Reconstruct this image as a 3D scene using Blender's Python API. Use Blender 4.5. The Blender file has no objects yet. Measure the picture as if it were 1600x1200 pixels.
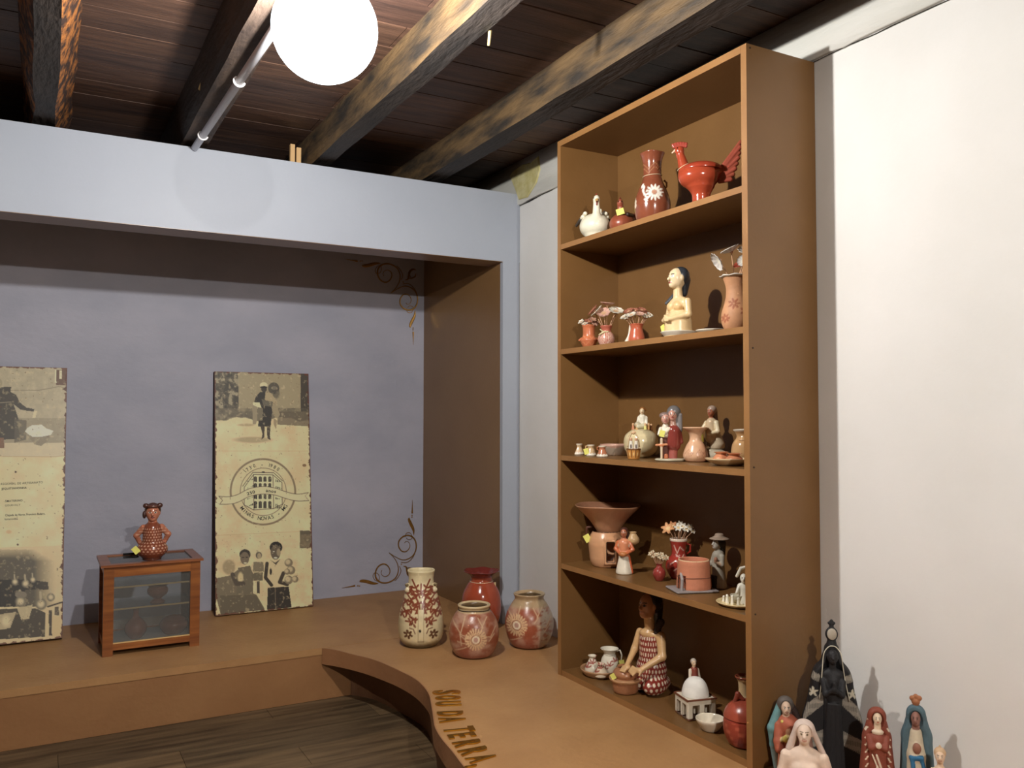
import bpy, bmesh, math, random
import numpy as np
import openvdb
from mathutils import Vector, Matrix
PI = math.pi
rng = random.Random(7)
S = bpy.context.scene
COL = S.collection
# ------------------------------------------------------------------ camera
CAM = np.array([-2.1813, -0.1839, 1.0554]); YAW, PITCH, ROLL, FPX = 0.5068, 0.0371, 0.0012, 1334.37
_f = np.array([math.sin(YAW)*math.cos(PITCH), math.cos(YAW)*math.cos(PITCH), math.sin(PITCH)])
_r = np.array([math.cos(YAW), -math.sin(YAW), 0.0]); _u = np.cross(_r, _f)
CR = _r*math.cos(ROLL)+_u*math.sin(ROLL); CU = -_r*math.sin(ROLL)+_u*math.cos(ROLL); CF = _f
cd = bpy.data.cameras.new('camera'); cam = bpy.data.objects.new('camera', cd); COL.objects.link(cam)
cd.sensor_fit = 'HORIZONTAL'; cd.sensor_width = 36; cd.lens = 36*FPX/1600; cd.clip_start = .02
cam.matrix_world = Matrix(((CR[0], CU[0], -CF[0], CAM[0]), (CR[1], CU[1], -CF[1], CAM[1]), (CR[2], CU[2], -CF[2], CAM[2]), (0, 0, 0, 1)))
S.camera = cam
# ------------------------------------------------------------------ light and exposure
L1 = (-1.53, 2.02, 2.085); L2 = (-1.62, -1.10, 2.10)
W = bpy.data.worlds.new('world'); S.world = W; W.use_nodes = True
W.node_tree.nodes['Background'].inputs[0].default_value = (.55, .6, .7, 1); W.node_tree.nodes['Background'].inputs[1].default_value = .05
def point(name, loc, power, col, rad):
    l = bpy.data.lights.new(name, 'POINT'); l.energy = power; l.color = col; l.shadow_soft_size = rad
    o = bpy.data.objects.new(name, l); o.location = loc; COL.objects.link(o); return o
point('lamp_light', L1, 36, (1, .975, .94), .022)
point('lamp_light', L2, 66, (1, .94, .87), .022)
S.view_settings.view_transform = 'Standard'; S.view_settings.look = 'None'
S.view_settings.gamma = 1; S.view_settings.use_curve_mapping = False; S.view_settings.exposure = 2.1
# ------------------------------------------------------------------ helpers
def lin(c):
    return tuple(((v/255)/12.92 if v/255 <= .04045 else ((v/255+.055)/1.055)**2.4) for v in c[:3])
def ray(u, v): return CF+CR*(u-800)/FPX-CU*(v-600)/FPX
def on(ax, val, u, v):
    k = ray(u, v); i = 'xyz'.index(ax); return CAM+k*(val-CAM[i])/k[i]
def project(P):
    d = np.asarray(P)-CAM; z = d@CF
    return 800+FPX*(d@CR)/z, 600-FPX*(d@CU)/z
def ntmat(name):
    m = bpy.data.materials.new(name); m.use_nodes = True; return m, m.node_tree.nodes, m.node_tree.links, m.node_tree.nodes['Principled BSDF']
def tone(name, base, var=.12, scale=6, rough=.6, bump=.1, bscale=60, stretch=(1, 1, 1), spec=.4, base2=None, metal=0, coat=0, coords='Object', detail=6, lo=.35, hi=.65, rvar=0):
    """base colour broken up by noise; fine bump"""
    m, N, L, b = ntmat(name)
    tc = N.new('ShaderNodeTexCoord'); mp = N.new('ShaderNodeMapping'); mp.inputs['Scale'].default_value = stretch
    L.new(tc.outputs[coords], mp.inputs[0])
    n = N.new('ShaderNodeTexNoise'); n.inputs['Scale'].default_value = scale; n.inputs['Detail'].default_value = detail
    L.new(mp.outputs[0], n.inputs['Vector'])
    r = N.new('ShaderNodeValToRGB'); c = lin(base)
    c2 = lin(base2) if base2 else tuple(v*(1-var*2) for v in c)
    r.color_ramp.elements[0].position = lo; r.color_ramp.elements[1].position = hi
    r.color_ramp.elements[0].color = (*c2, 1); r.color_ramp.elements[1].color = (*c, 1)
    L.new(n.outputs['Fac'], r.inputs[0]); L.new(r.outputs[0], b.inputs['Base Color'])
    b.inputs['Roughness'].default_value = rough; b.inputs['Specular IOR Level'].default_value = spec; b.inputs['Metallic'].default_value = metal
    b.inputs['Coat Weight'].default_value = coat; b.inputs['Coat Roughness'].default_value = .08
    if bump:
        n2 = N.new('ShaderNodeTexNoise'); n2.inputs['Scale'].default_value = bscale; n2.inputs['Detail'].default_value = 4
        L.new(mp.outputs[0], n2.inputs['Vector'])
        bp = N.new('ShaderNodeBump'); bp.inputs['Strength'].default_value = bump; bp.inputs['Distance'].default_value = .01
        L.new(n2.outputs['Fac'], bp.inputs['Height']); L.new(bp.outputs[0], b.inputs['Normal'])
    return m
def vmat(name, rough=.35, spec=.5, bump=.03, bscale=250, coat=0):
    m, N, L, b = ntmat(name)
    a = N.new('ShaderNodeAttribute'); a.attribute_name = 'Col'; L.new(a.outputs['Color'], b.inputs['Base Color'])
    b.inputs['Roughness'].default_value = rough; b.inputs['Specular IOR Level'].default_value = spec
    b.inputs['Coat Weight'].default_value = coat; b.inputs['Coat Roughness'].default_value = .1
    if bump:
        tc = N.new('ShaderNodeTexCoord'); n2 = N.new('ShaderNodeTexNoise'); n2.inputs['Scale'].default_value = bscale
        L.new(tc.outputs['Object'], n2.inputs['Vector'])
        bp = N.new('ShaderNodeBump'); bp.inputs['Strength'].default_value = bump*4; bp.inputs['Distance'].default_value = .002
        L.new(n2.outputs['Fac'], bp.inputs['Height']); L.new(bp.outputs[0], b.inputs['Normal'])
    return m
VCOL = vmat('glazed_clay', .28, .5, .03, 180); VMATT = vmat('matt_clay', .6, .35, .05, 150); VPRINT = vmat('old_print', .45, .4, .03, 90)
VSHINE = vmat('shiny_clay', .16, .6, .02, 120)
def flat(name, c, rough=.5, spec=.4, metal=0):
    m, N, L, b = ntmat(name); b.inputs['Base Color'].default_value = (*lin(c), 1); b.inputs['Roughness'].default_value = rough
    b.inputs['Specular IOR Level'].default_value = spec; b.inputs['Metallic'].default_value = metal; return m
def mesh_obj(name, verts, faces, mat, parent=None, smooth=True, cols=None):
    me = bpy.data.meshes.new(name); me.from_pydata([tuple(map(float, v)) for v in verts] if not isinstance(verts, np.ndarray) else verts.tolist(), [], faces if isinstance(faces, list) else faces.tolist()); me.update()
    if smooth: me.polygons.foreach_set('use_smooth', [True]*len(me.polygons))
    if cols is not None:
        a = me.color_attributes.new('Col', 'FLOAT_COLOR', 'POINT'); cc = np.ones((len(me.vertices), 4), np.float32); cols = np.asarray(cols, float); cols = cols*.86+.07*(cols@np.array([.3, .6, .1]))[:, None]; cc[:, :3] = cols
        a.data.foreach_set('color', cc.ravel())
    me.materials.append(mat)
    o = bpy.data.objects.new(name, me); COL.objects.link(o)
    if parent: o.parent = parent
    return o
def bobj(name, bm, mat, parent=None, smooth=False, bevel=0, angle=35):
    if bevel:
        bmesh.ops.bevel(bm, geom=[e for e in bm.edges if e.calc_length() > bevel*2.5 and len(e.link_faces) == 2 and e.calc_face_angle(0) > .6], offset=bevel, segments=1, affect='EDGES')
    bmesh.ops.recalc_face_normals(bm, faces=bm.faces)
    me = bpy.data.meshes.new(name); bm.to_mesh(me); bm.free()
    if smooth: me.polygons.foreach_set('use_smooth', [True]*len(me.polygons))
    me.materials.append(mat); o = bpy.data.objects.new(name, me); COL.objects.link(o)
    if parent: o.parent = parent
    return o
def bx(bm, x0, x1, y0, y1, z0, z1):
    v = [bm.verts.new(p) for p in ((x0, y0, z0), (x1, y0, z0), (x1, y1, z0), (x0, y1, z0), (x0, y0, z1), (x1, y0, z1), (x1, y1, z1), (x0, y1, z1))]
    for f in ((0, 3, 2, 1), (4, 5, 6, 7), (0, 1, 5, 4), (1, 2, 6, 5), (2, 3, 7, 6), (3, 0, 4, 7)): bm.faces.new([v[i] for i in f])
    return v
def box(name, x0, x1, y0, y1, z0, z1, mat, parent=None, bevel=0):
    bm = bmesh.new(); bx(bm, x0, x1, y0, y1, z0, z1); return bobj(name, bm, mat, parent, bevel=bevel)
def prism(name, pts, z0, z1, mat, parent=None, smooth=False):
    bm = bmesh.new(); a = [bm.verts.new((p[0], p[1], z0)) for p in pts]; b = [bm.verts.new((p[0], p[1], z1)) for p in pts]
    bm.faces.new(a[::-1]); bm.faces.new(b); n = len(pts)
    for i in range(n): bm.faces.new((a[i], a[(i+1) % n], b[(i+1) % n], b[i]))
    bmesh.ops.triangulate(bm, faces=[f for f in bm.faces if len(f.verts) > 4])
    return bobj(name, bm, mat, parent, smooth)
def thing(name, label, cat, loc, rot=0., group=None):
    o = bpy.data.objects.new(name, None); o.empty_display_size = .03; COL.objects.link(o); o.location = loc; o.rotation_euler = (0, 0, rot)
    o['label'] = label; o['category'] = cat
    if group: o['group'] = group
    return o
def tag(o, label, cat, group=None):
    o['label'] = label; o['category'] = cat
    if group: o['group'] = group
    return o
def struct(o, label=None):
    o['kind'] = 'structure'
    if label: o['label'] = label
    return o
def bearing(x, y): return -math.atan2(x-CAM[0], y-CAM[1])      # local -y then looks back to where the visitor stands
def tube(name, pts, r, mat, parent=None, segs=8, closed=False, rs=None, col=None):
    pts = [Vector(p) for p in pts]; n = len(pts); V = []; F = []
    prev = None
    for i, p in enumerate(pts):
        t = (pts[min(i+1, n-1)]-pts[max(i-1, 0)]).normalized()
        if closed: t = (pts[(i+1) % n]-pts[i-1]).normalized()
        if prev is None:
            a = t.orthogonal().normalized()
        else:
            a = (prev-t*prev.dot(t)).normalized()
        prev = a; b = t.cross(a); rr = rs[i] if rs else r
        for k in range(segs):
            q = 2*PI*k/segs; V.append(p+a*(math.cos(q)*rr)+b*(math.sin(q)*rr))
    m = n if closed else n-1
    for i in range(m):
        for k in range(segs):
            F.append((i*segs+k, i*segs+(k+1) % segs, ((i+1) % n)*segs+(k+1) % segs, ((i+1) % n)*segs+k))
    if not closed: F += [tuple(range(segs))[::-1], tuple((n-1)*segs+k for k in range(segs))]
    return mesh_obj(name, V, F, mat, parent, True, None if col is None else np.tile(lin(col), (len(V), 1)))
def spline(pts, n=8):
    """Catmull-Rom through points"""
    P = [np.array(p, float) for p in pts]; P = [2*P[0]-P[1]]+P+[2*P[-1]-P[-2]]; out = []
    for i in range(1, len(P)-2):
        for k in range(n):
            t = k/n; a, b, c, d = P[i-1:i+3]
            out.append(.5*((2*b)+(c-a)*t+(2*a-5*b+4*c-d)*t*t+(3*b-a-3*c+d)*t**3))
    out.append(P[-2]); return out
# ---- value noise in numpy, for painted prints and clay colour
def vnoise(x, y, seed=0):
    x = np.asarray(x, float); y = np.asarray(y, float); xi = np.floor(x).astype(np.int64); yi = np.floor(y).astype(np.int64)
    def h(a, b):
        n = (a*374761393+b*668265263+seed*974634777) & 0x7fffffff; n = (n ^ (n >> 13))*1274126177 & 0x7fffffff
        return ((n ^ (n >> 16)) & 0xffff)/65535.
    fx = x-xi; fy = y-yi; fx = fx*fx*(3-2*fx); fy = fy*fy*(3-2*fy)
    return (h(xi, yi)*(1-fx)+h(xi+1, yi)*fx)*(1-fy)+(h(xi, yi+1)*(1-fx)+h(xi+1, yi+1)*fx)*fy
def fbm(x, y, seed=0, o=4):
    s = 0; a = .5; t = 0
    for i in range(o): s = s+a*vnoise(x*2**i, y*2**i, seed+i*17); t += a; a *= .55
    return s/t
class Paint:
    """flat print / brushwork: colours for points (U,V); shapes are given in a frame (ox,oy,scale)"""
    def __init__(s, U, V, base): s.U = U; s.V = V; s.c = np.tile(np.array(lin(base)), (len(U), 1)); s.fr(0, 0, 1)
    def fr(s, ox, oy, k): s.X = (s.U-ox)*k; s.Y = (s.V-oy)*k; s.k = k
    def put(s, m, col, a=1.):
        m = np.clip(m, 0, 1)[:, None]*a; s.c = s.c*(1-m)+np.array(lin(col))*m
    def ell(s, cx, cy, rx, ry, col, a=1., rot=0, soft=.0):
        q = math.radians(rot); dx = s.X-cx; dy = s.Y-cy; x = dx*math.cos(q)+dy*math.sin(q); y = -dx*math.sin(q)+dy*math.cos(q)
        d = np.sqrt((x/rx)**2+(y/ry)**2); w = max(soft, .6*s.k/min(rx, ry)*.5); s.put((1+w/2-d)/w, col, a)
    def rect(s, x0, y0, x1, y1, col, a=1.): s.poly([(x0, y0), (x1, y0), (x1, y1), (x0, y1)], col, a)
    def poly(s, pts, col, a=1.):
        ins = np.zeros(len(s.X), bool); n = len(pts)
        for i in range(n):
            x1, y1 = pts[i]; x2, y2 = pts[(i+1) % n]
            if y1 == y2: continue
            c = ((y1 > s.Y) != (y2 > s.Y)) & (s.X < (x2-x1)*(s.Y-y1)/(y2-y1)+x1); ins ^= c
        s.put(ins.astype(float), col, a)
    def line(s, pts, w, col, a=1.):
        d = np.full(len(s.X), 1e9)
        for (x1, y1), (x2, y2) in zip(pts[:-1], pts[1:]):
            L = (x2-x1)**2+(y2-y1)**2+1e-9; t = np.clip(((s.X-x1)*(x2-x1)+(s.Y-y1)*(y2-y1))/L, 0, 1)
            d = np.minimum(d, np.hypot(s.X-x1-t*(x2-x1), s.Y-y1-t*(y2-y1)))
        e = .35*s.k; s.put((w/2+e-d)/(2*e), col, a)
    def ring(s, cx, cy, r, w, col, a=1., yr=None):
        yr = yr or r; d = np.abs(np.sqrt(((s.X-cx)/r)**2+((s.Y-cy)/yr)**2)-1)*r; e = .35*s.k; s.put((w/2+e-d)/(2*e), col, a)
    def daisy(s, cx, cy, r0, r1, n, col, wid=.5, a=1., sq=1.):
        dx = (s.X-cx)/sq; dy = s.Y-cy; r = np.hypot(dx, dy); q = np.arctan2(dy, dx); ph = (q*n/(2*PI)) % 1-.5
        t = np.clip((r-r0)/(r1-r0), 0, 1); wd = wid*np.sqrt(np.clip(1-(2*t-1)**2*.9, 0, 1)); m = (np.abs(ph)*2 < wd*1.1) & (r > r0) & (r < r1); s.put(m.astype(float), col, a)
# ---- turned pots.  profile in picture-pixel units (r, z); K converts to metres
def lathe(name, prof, K, mat, parent, segs=40, col=None, paint=None, n=0, wob=0, rim=None, off=(0, 0, 0), tilt=0, sq=1.):
    if n:
        P = np.array(spline([(a, b, 0) for a, b in prof], n))[:, :2]
    else: P = np.array(prof, float)
    th = np.arange(segs)*2*PI/segs; m = len(P)
    R = P[:, 0][:, None]*np.ones(segs); Z = P[:, 1][:, None]*np.ones(segs)
    if wob: R = R*(1+wob*(vnoise(np.cos(th)*1.7+5, np.sin(th)*1.7+5, 3)[None, :]-.5)*2)
    if rim:      # (start index share, wave count, radial amp, vertical amp)
        s0, wc, ra, za = rim; f = np.clip((np.arange(m)/(m-1)-s0)/(1-s0), 0, 1)[:, None]; f = f*(1-f*.0)
        R = R+f*ra*np.cos(wc*th)[None, :]; Z = Z+f*za*np.cos(wc*th+.6)[None, :]
    X = R*np.sin(th)*sq; Y = -R*np.cos(th)
    if tilt: X, Z = X*math.cos(tilt)+Z*math.sin(tilt), -X*math.sin(tilt)+Z*math.cos(tilt)
    V = np.stack([X+off[0], Y+off[1], Z+off[2]], -1).reshape(-1, 3)
    i, j = np.meshgrid(np.arange(m-1), np.arange(segs), indexing='ij'); a = i*segs+j; b = i*segs+(j+1) % segs
    F = np.stack([a, b, b+segs, a+segs], -1).reshape(-1, 4).tolist()
    if P[0, 0] > .01: F.append(tuple(range(segs))[::-1])
    if P[-1, 0] > .01: F.append(tuple((m-1)*segs+k for k in range(segs)))
    C = None
    if paint or col:
        pt = Paint(V[:, 0]-off[0], V[:, 2]-off[2], col or (200, 200, 200)); pt.D = V[:, 1]-off[1]; pt.idx = np.repeat(np.arange(m)/(m-1), segs)
        pt.N = fbm(V[:, 0]*.12+V[:, 1]*.07+9, V[:, 2]*.12, 5)
        if paint: paint(pt)
        pt.c = pt.c*(.86+.28*pt.N[:, None]); C = pt.c
    return mesh_obj(name, V*K, F, mat, parent, True, C)
# ---- modelled clay: smooth union of capsules and ellipsoids -> one continuous mesh
def fig(name, prims, K, parent, mat=None, vox=.8, k=1.5, spots=(), pattern=None, rough=0, mat2=None):
    mat = mat or VCOL
    lo = np.array([1e9]*3); hi = -lo
    for p in prims:
        if p[0] == 'c':
            for q, r in ((p[1], p[3]), (p[2], p[4])): lo = np.minimum(lo, np.array(q)-r); hi = np.maximum(hi, np.array(q)+r)
        elif p[0] in 'eb': r = max(p[2]) if len(p) > 4 and p[4] else np.array(p[2]); lo = np.minimum(lo, np.array(p[1])-r); hi = np.maximum(hi, np.array(p[1])+r)
    lo -= 3*vox; hi += 3*vox; dim = np.ceil((hi-lo)/vox).astype(int)+1
    gx, gy, gz = [lo[i]+np.arange(dim[i])*vox for i in range(3)]
    def sdf(p, X, Y, Z):
        if p[0] == 'c' or p[0] == 'C':
            a = np.array(p[1], float); b = np.array(p[2], float); d = b-a; L = d@d+1e-9
            t = np.clip(((X-a[0])*d[0]+(Y-a[1])*d[1]+(Z-a[2])*d[2])/L, 0, 1)
            return np.sqrt((X-a[0]-t*d[0])**2+(Y-a[1]-t*d[1])**2+(Z-a[2]-t*d[2])**2)-(p[3]+(p[4]-p[3])*t)
        c = p[1]; r = p[2]; x = X-c[0]; y = Y-c[1]; z = Z-c[2]
        if len(p) > 4 and p[4]:
            q = math.radians(p[4]); x, z = x*math.cos(q)+z*math.sin(q), -x*math.sin(q)+z*math.cos(q)
        if p[0] in 'bB':
            qx = np.abs(x)-r[0]; qy = np.abs(y)-r[1]; qz = np.abs(z)-r[2]
            return np.sqrt(np.maximum(qx, 0)**2+np.maximum(qy, 0)**2+np.maximum(qz, 0)**2)+np.minimum(np.maximum(qx, np.maximum(qy, qz)), 0)
        k0 = np.sqrt((x/r[0])**2+(y/r[1])**2+(z/r[2])**2)+1e-9; k1 = np.sqrt((x/r[0]**2)**2+(y/r[1]**2)**2+(z/r[2]**2)**2)+1e-9
        return k0*(k0-1)/k1
    X, Y, Z = gx[:, None, None], gy[None, :, None], gz[None, None, :]
    D = None
    for p in prims:
        neg = p[0] in 'CEB'
        pp = (p[0].lower(),)+tuple(p[1:]); d = np.broadcast_to(sdf(pp, X, Y, Z), tuple(dim)).astype(np.float32)
        if D is None: D = d.copy(); continue
        if neg: D = np.maximum(D, -d)
        else:
            h = np.clip(.5+.5*(D-d)/k, 0, 1); D = D*(1-h)+d*h-k*h*(1-h)
    D = np.maximum(D, (-Z).astype(np.float32)*np.ones_like(D))      # flat foot
    g = openvdb.FloatGrid(5.0); g.copyFromArray(np.ascontiguousarray(np.clip(D, -5, 5)).astype(np.float32))
    P, Q = g.convertToQuads(isovalue=0.0)
    P = np.array(P)*vox+lo; Q = np.array(Q)[:, ::-1]
    best = np.full(len(P), 1e9); C = np.zeros((len(P), 3))
    for p in prims:
        pc = p[5] if p[0] in 'cC' else p[3]
        if pc is None: continue
        d = np.abs(sdf((p[0].lower(),)+tuple(p[1:]), P[:, 0], P[:, 1], P[:, 2])) if p[0] in 'CEB' else sdf(p, P[:, 0], P[:, 1], P[:, 2])
        if p[0] in 'CEB': d = np.where(d < vox, -1, 1e8)
        s = d < best; best[s] = d[s]; C[s] = lin(pc)
    if pattern is not None: C = pattern(P, C)
    for (c, r, co) in spots:
        r = (r, r, r) if np.isscalar(r) else r
        s = ((P[:, 0]-c[0])/r[0])**2+((P[:, 1]-c[1])/r[1])**2+((P[:, 2]-c[2])/r[2])**2 < 1; C[s] = lin(co)
    C = C*(.88+.24*fbm(P[:, 0]*.15+P[:, 1]*.1+20, P[:, 2]*.15+7, 9)[:, None])
    return mesh_obj(name, P*K, Q, mat, parent, True, C)
def head(c, R, skin, lips=(150, 60, 50), eye=(40, 25, 20), white=(235, 225, 210), thin=1., brow=None, ears=True):
    """skull, nose, chin, ears and the painted eyes and mouth; looks along -y"""
    x, y, z = c
    pr = [('e', c, (.76*R*thin, .86*R, R), skin), ('c', (x, y-.80*R, z+.12*R), (x, y-.98*R, z-.12*R), .09*R, .15*R, skin),
          ('e', (x, y-.5*R, z-.62*R), (.36*R, .38*R, .34*R), skin), ('e', (x, y-.74*R, z-.46*R), (.19*R, .16*R, .09*R), lips)]
    if ears:
        for s in (-1, 1): pr.append(('e', (x+s*.76*R*thin, y+.05*R, z-.02*R), (.1*R, .17*R, .24*R), skin))
    sp = []
    for s in (-1, 1):
        e = (x+s*.3*R*thin, y-.74*R, z+.14*R)
        sp += [((x+s*.3*R*thin, y-.72*R, z+.34*R), (.2*R, .25*R, .05*R), brow or eye), (e, (.17*R, .25*R, .1*R), white), (e, (.08*R, .3*R, .1*R), eye)]
    return pr, sp
def price_tag(parent, c, K, s=5.5, rot=25, string=None):
    """little yellow paper tag on a thread"""
    q = math.radians(rot); V = []
    for y in (-.25, .25):
        for a, b in ((-1, -1), (1, -1), (1, 1), (-1, 1)):
            x = a*s*.8; z = b*s; V.append(((c[0]+x*math.cos(q)-z*math.sin(q))*K, (c[1]+y)*K, (c[2]+x*math.sin(q)+z*math.cos(q))*K))
    o = mesh_obj('price_tag', V, [(0, 1, 2, 3), (7, 6, 5, 4), (0, 4, 5, 1), (1, 5, 6, 2), (2, 6, 7, 3), (3, 7, 4, 0)], TAGM, parent, False)
    o['label'] = 'pale yellow paper tag'
    if string: tube('string', [tuple(v*K for v in (c[0], c[1], c[2]+s*.7)), tuple(v*K for v in string)], .35*K, STRINGM, o, 5)
    return o
TAGM = tone('yellow_paper', (236, 232, 120), .06, 30, .7, 0); STRINGM = flat('string', (215, 200, 165), .8)
TERRA = (176, 84, 52); CREAM = (226, 208, 168); WHITE = (232, 226, 208); SKIN = (226, 190, 138)
# ------------------------------------------------------------------ materials of the room
M_white = tone('right_wall_paint', (228, 226, 222), .02, 2.2, .75, .12, 18, base2=(221, 219, 214))
M_panel = tone('pale_blue_board', (166, 172, 182), .03, 1.6, .6, .05, 40, base2=(160, 166, 177))
M_niche = tone('lavender_wall', (172, 172, 185), .05, 2.5, .6, .15, 25, base2=(158, 160, 174), stretch=(1, 1, 1.6))
M_plate = tone('painted_wall_plate', (212, 211, 204), .05, 5, .7, .35, 26, stretch=(1, .35, 1.5), base2=(198, 197, 188))
M_brown = tone('brown_paint_smooth', (128, 97, 62), .05, 3, .33, .04, 60, spec=.5, base2=(122, 91, 57))
M_bench = tone('brown_bench_paint', (174, 132, 86), .04, 5, .5, .2, 38, base2=(164, 122, 78))
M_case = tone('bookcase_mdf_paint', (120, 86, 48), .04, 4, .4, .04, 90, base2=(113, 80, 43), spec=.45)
M_cedge = tone('bookcase_front_edge_lit', (150, 108, 64), .05, 6, .45, .05, 90, base2=(140, 99, 57))  # lighter than the boards: light on the front edges put into the colour
M_far = tone('ochre_far_wall', (104, 86, 72), .05, 2, .7, .1, 20)
M_dark = flat('dark_gap', (16, 12, 10), .9)
M_gold = tone('gold_acrylic', (214, 164, 60), .05, 30, .22, .0, metal=.95)
M_conduit = flat('grey_pvc', (205, 205, 212), .4)
M_wood = tone('varnished_cedar', (148, 90, 44), .18, 14, .35, .06, 50, stretch=(.25, .25, 3), base2=(116, 64, 30))
M_woodh = tone('varnished_cedar_rail', (166, 104, 50), .18, 14, .35, .06, 50, stretch=(.3, 3, 3), base2=(130, 74, 34))
# ------------------------------------------------------------------ the room shell
HZ = .2323; YP = 3.662; YB = 4.689; ZT = 2.209; ZN = 1.849; XN = -.1007; ZC = 2.38
XL, YR = -4.8, -4.2
struct(box('wall_right', 0, .15, YR, YB+.02, -HZ, ZC+.1, M_white), 'off-white plastered wall on the right behind the bookcase')
struct(box('wall_left', XL-.15, XL, YR, YB+.02, -HZ, ZC+.1, M_far))
struct(box('wall_rear', XL, 0, YR-.15, YR, -HZ, ZC+.1, M_far))
struct(box('wall_back', XL-.15, .15, YB, YB+.15, -HZ, ZC+.1, M_niche), 'lavender grey back wall of the wide niche')
# floor with vinyl planks
fl = struct(box('floor', XL, 0, YR, YB, -HZ-.08, -HZ-.004, M_dark))
M_fl = [tone('floor_plank_%d' % i, a, .2, 5, .5, .12, 40, stretch=(.5, 6, 1), base2=b, lo=.3, hi=.7) for i, (a, b) in enumerate((((112, 92, 66), (64, 50, 34)), ((104, 86, 62), (58, 45, 31)), ((120, 98, 70), (72, 56, 38))))]
pl = {}
row = 0; y = YR
while y < YP:
    x = XL-(row*.41 % 1.22)
    while x < 0:
        x0, x1 = max(x, XL), min(x+1.22, 0); y1 = min(y+.184, YP)
        if x1-x0 > .02: box('plank', x0+.0008, x1-.0008, y+.0008, y1-.0008, -HZ-.004, -HZ, rng.choice(M_fl), fl)
        x += 1.22
    y += .184; row += 1
# ceiling boards run across the beams
ce = struct(box('ceiling', XL, 0, YR, YB, ZC+.03, ZC+.1, M_dark))
M_bd = [tone('ceiling_board_%d' % i, a, .2, 7, .55, .3, 30, stretch=(.5, 5, 1), base2=b, lo=.3, hi=.75) for i, (a, b) in enumerate((((104, 76, 60), (66, 47, 38)), ((96, 70, 57), (60, 43, 36)), ((114, 82, 62), (74, 53, 42)), ((88, 63, 52), (54, 39, 34))))]
y = YR; i = 0
while y < YB:
    x = XL-(1.1 if i % 2 else 0)
    while x < 0:
        x0, x1 = max(x, XL), min(x+2.4, 0)
        if x1-x0 > .05:
            dz = rng.uniform(0, .0025); bm = bmesh.new(); bx(bm, x0+.002, x1-.002, y+.003, min(y+.172, YB)-.003, ZC+dz, ZC+.03)
            bobj('board', bm, rng.choice(M_bd), ce)
        x += 2.4
    y += .172; i += 1
# right wall plate beam, whitewashed, ragged lower edge
def wall_plate():
    bm = bmesh.new(); n = 150; ys = [YR+(YB-YR)*i/n for i in range(n+1)]; prev = None
    for i, y in enumerate(ys):
        z = np.interp(y, [1.2, 1.67, 3.3, 3.64], [2.208, 2.2066, 2.1635, 2.152])+rng.uniform(-.004, .004)
        px = -.016+.004*vnoise(np.array([y*3]), np.array([1.]), 2)[0]
        v = [bm.verts.new(p) for p in ((0, y, z-.001), (px, y, z+.004), (px-.003, y, 2.29), (px, y, ZC), (0, y, ZC))]
        if prev:
            for k in range(4): bm.faces.new((prev[k], prev[k+1], v[k+1], v[k]))
            bm.faces.new((prev[4], prev[0], v[0], v[4]))
        prev = v
    return bobj('trim_1', bm, M_plate, None, True)
struct(wall_plate(), 'whitewashed timber wall plate along the top of the right wall')
cr = struct(tube('trim_2', [(-.004, y, np.interp(y, [1.2, 1.67, 3.3, 3.64], [2.208, 2.2066, 2.1635, 2.152])-.003+.004*(vnoise(np.array([y*14.]), np.array([3.]), 4)[0]-.5)) for y in np.linspace(-1, 3.66, 160)], .003, M_dark, None, 5, rs=[.0012+.006*max(0, vnoise(np.array([y*9.]), np.array([7.]), 8)[0]-.55) for y in np.linspace(-1, 3.66, 160)]), 'dark crack under the wall plate')
bm = bmesh.new(); pp = [(3.74, 2.325), (3.70, 2.342), (3.6, 2.35), (3.52, 2.338), (3.44, 2.352), (3.42, 2.28), (3.46, 2.22), (3.55, 2.168), (3.64, 2.175), (3.68, 2.24)]
_a = [bm.verts.new((-.0175, y, z)) for y, z in pp]; _b = [bm.verts.new((-.023, y+(3.58-y)*.05, z+(2.26-z)*.05)) for y, z in pp]
bm.faces.new(_b)
for i in range(len(pp)): bm.faces.new((_a[i], _a[(i+1) % len(pp)], _b[(i+1) % len(pp)], _b[i]))
struct(bobj('trim_7', bm, tone('yellow_filler', (206, 198, 150), .08, 20, .8, .3, 40, base2=(188, 178, 120))), 'yellowish filler patch on the wall plate')
# partition: front board with the wide opening
bm = bmesh.new()
bx(bm, XL, -.0, YP, YP+.0285, ZN, ZT)              # header
bx(bm, XN, -.004, YP, YP+.0285, -.0, ZN)             # stile on the right
bx(bm, XL, XL+.8, YP, YP+.0285, 0, ZN)            # stile far left
struct(bobj('wall_partition', bm, M_panel), 'pale blue board partition around the niche')
struct(box('trim_3', XN, XN+.012, YP+.0285, YB, 0, 2.05, M_brown), 'brown painted right side panel of the niche')
struct(box('trim_4', XL+.8, XN, YP+.0005, YP+.16, ZN-.002, ZN+.018, M_brown), 'brown painted underside lip of the niche header')
struct(box('trim_5', XL+.8, XN, YP+.0285, YB, 2.035, 2.05, M_brown), 'brown niche ceiling board')
struct(box('trim_6', XL+.788, XL+.8, YP+.0285, YB, 0, 2.05, M_brown))
# low display platform in the niche
dp = thing('display_platform', 'low brown painted platform running along the back niche', 'platform', (-2, YP, -HZ))
o = box('platform_top', XL+2, 2, 0, YB-YP-.002, HZ-.03, HZ, M_bench, dp, .004)
o = box('riser', XL+2, 2, .003, .04, 0, HZ-.03, tone('brown_riser_paint', (150, 108, 68), .04, 4, .55, .15, 38, base2=(142, 100, 62)), dp)
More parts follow.
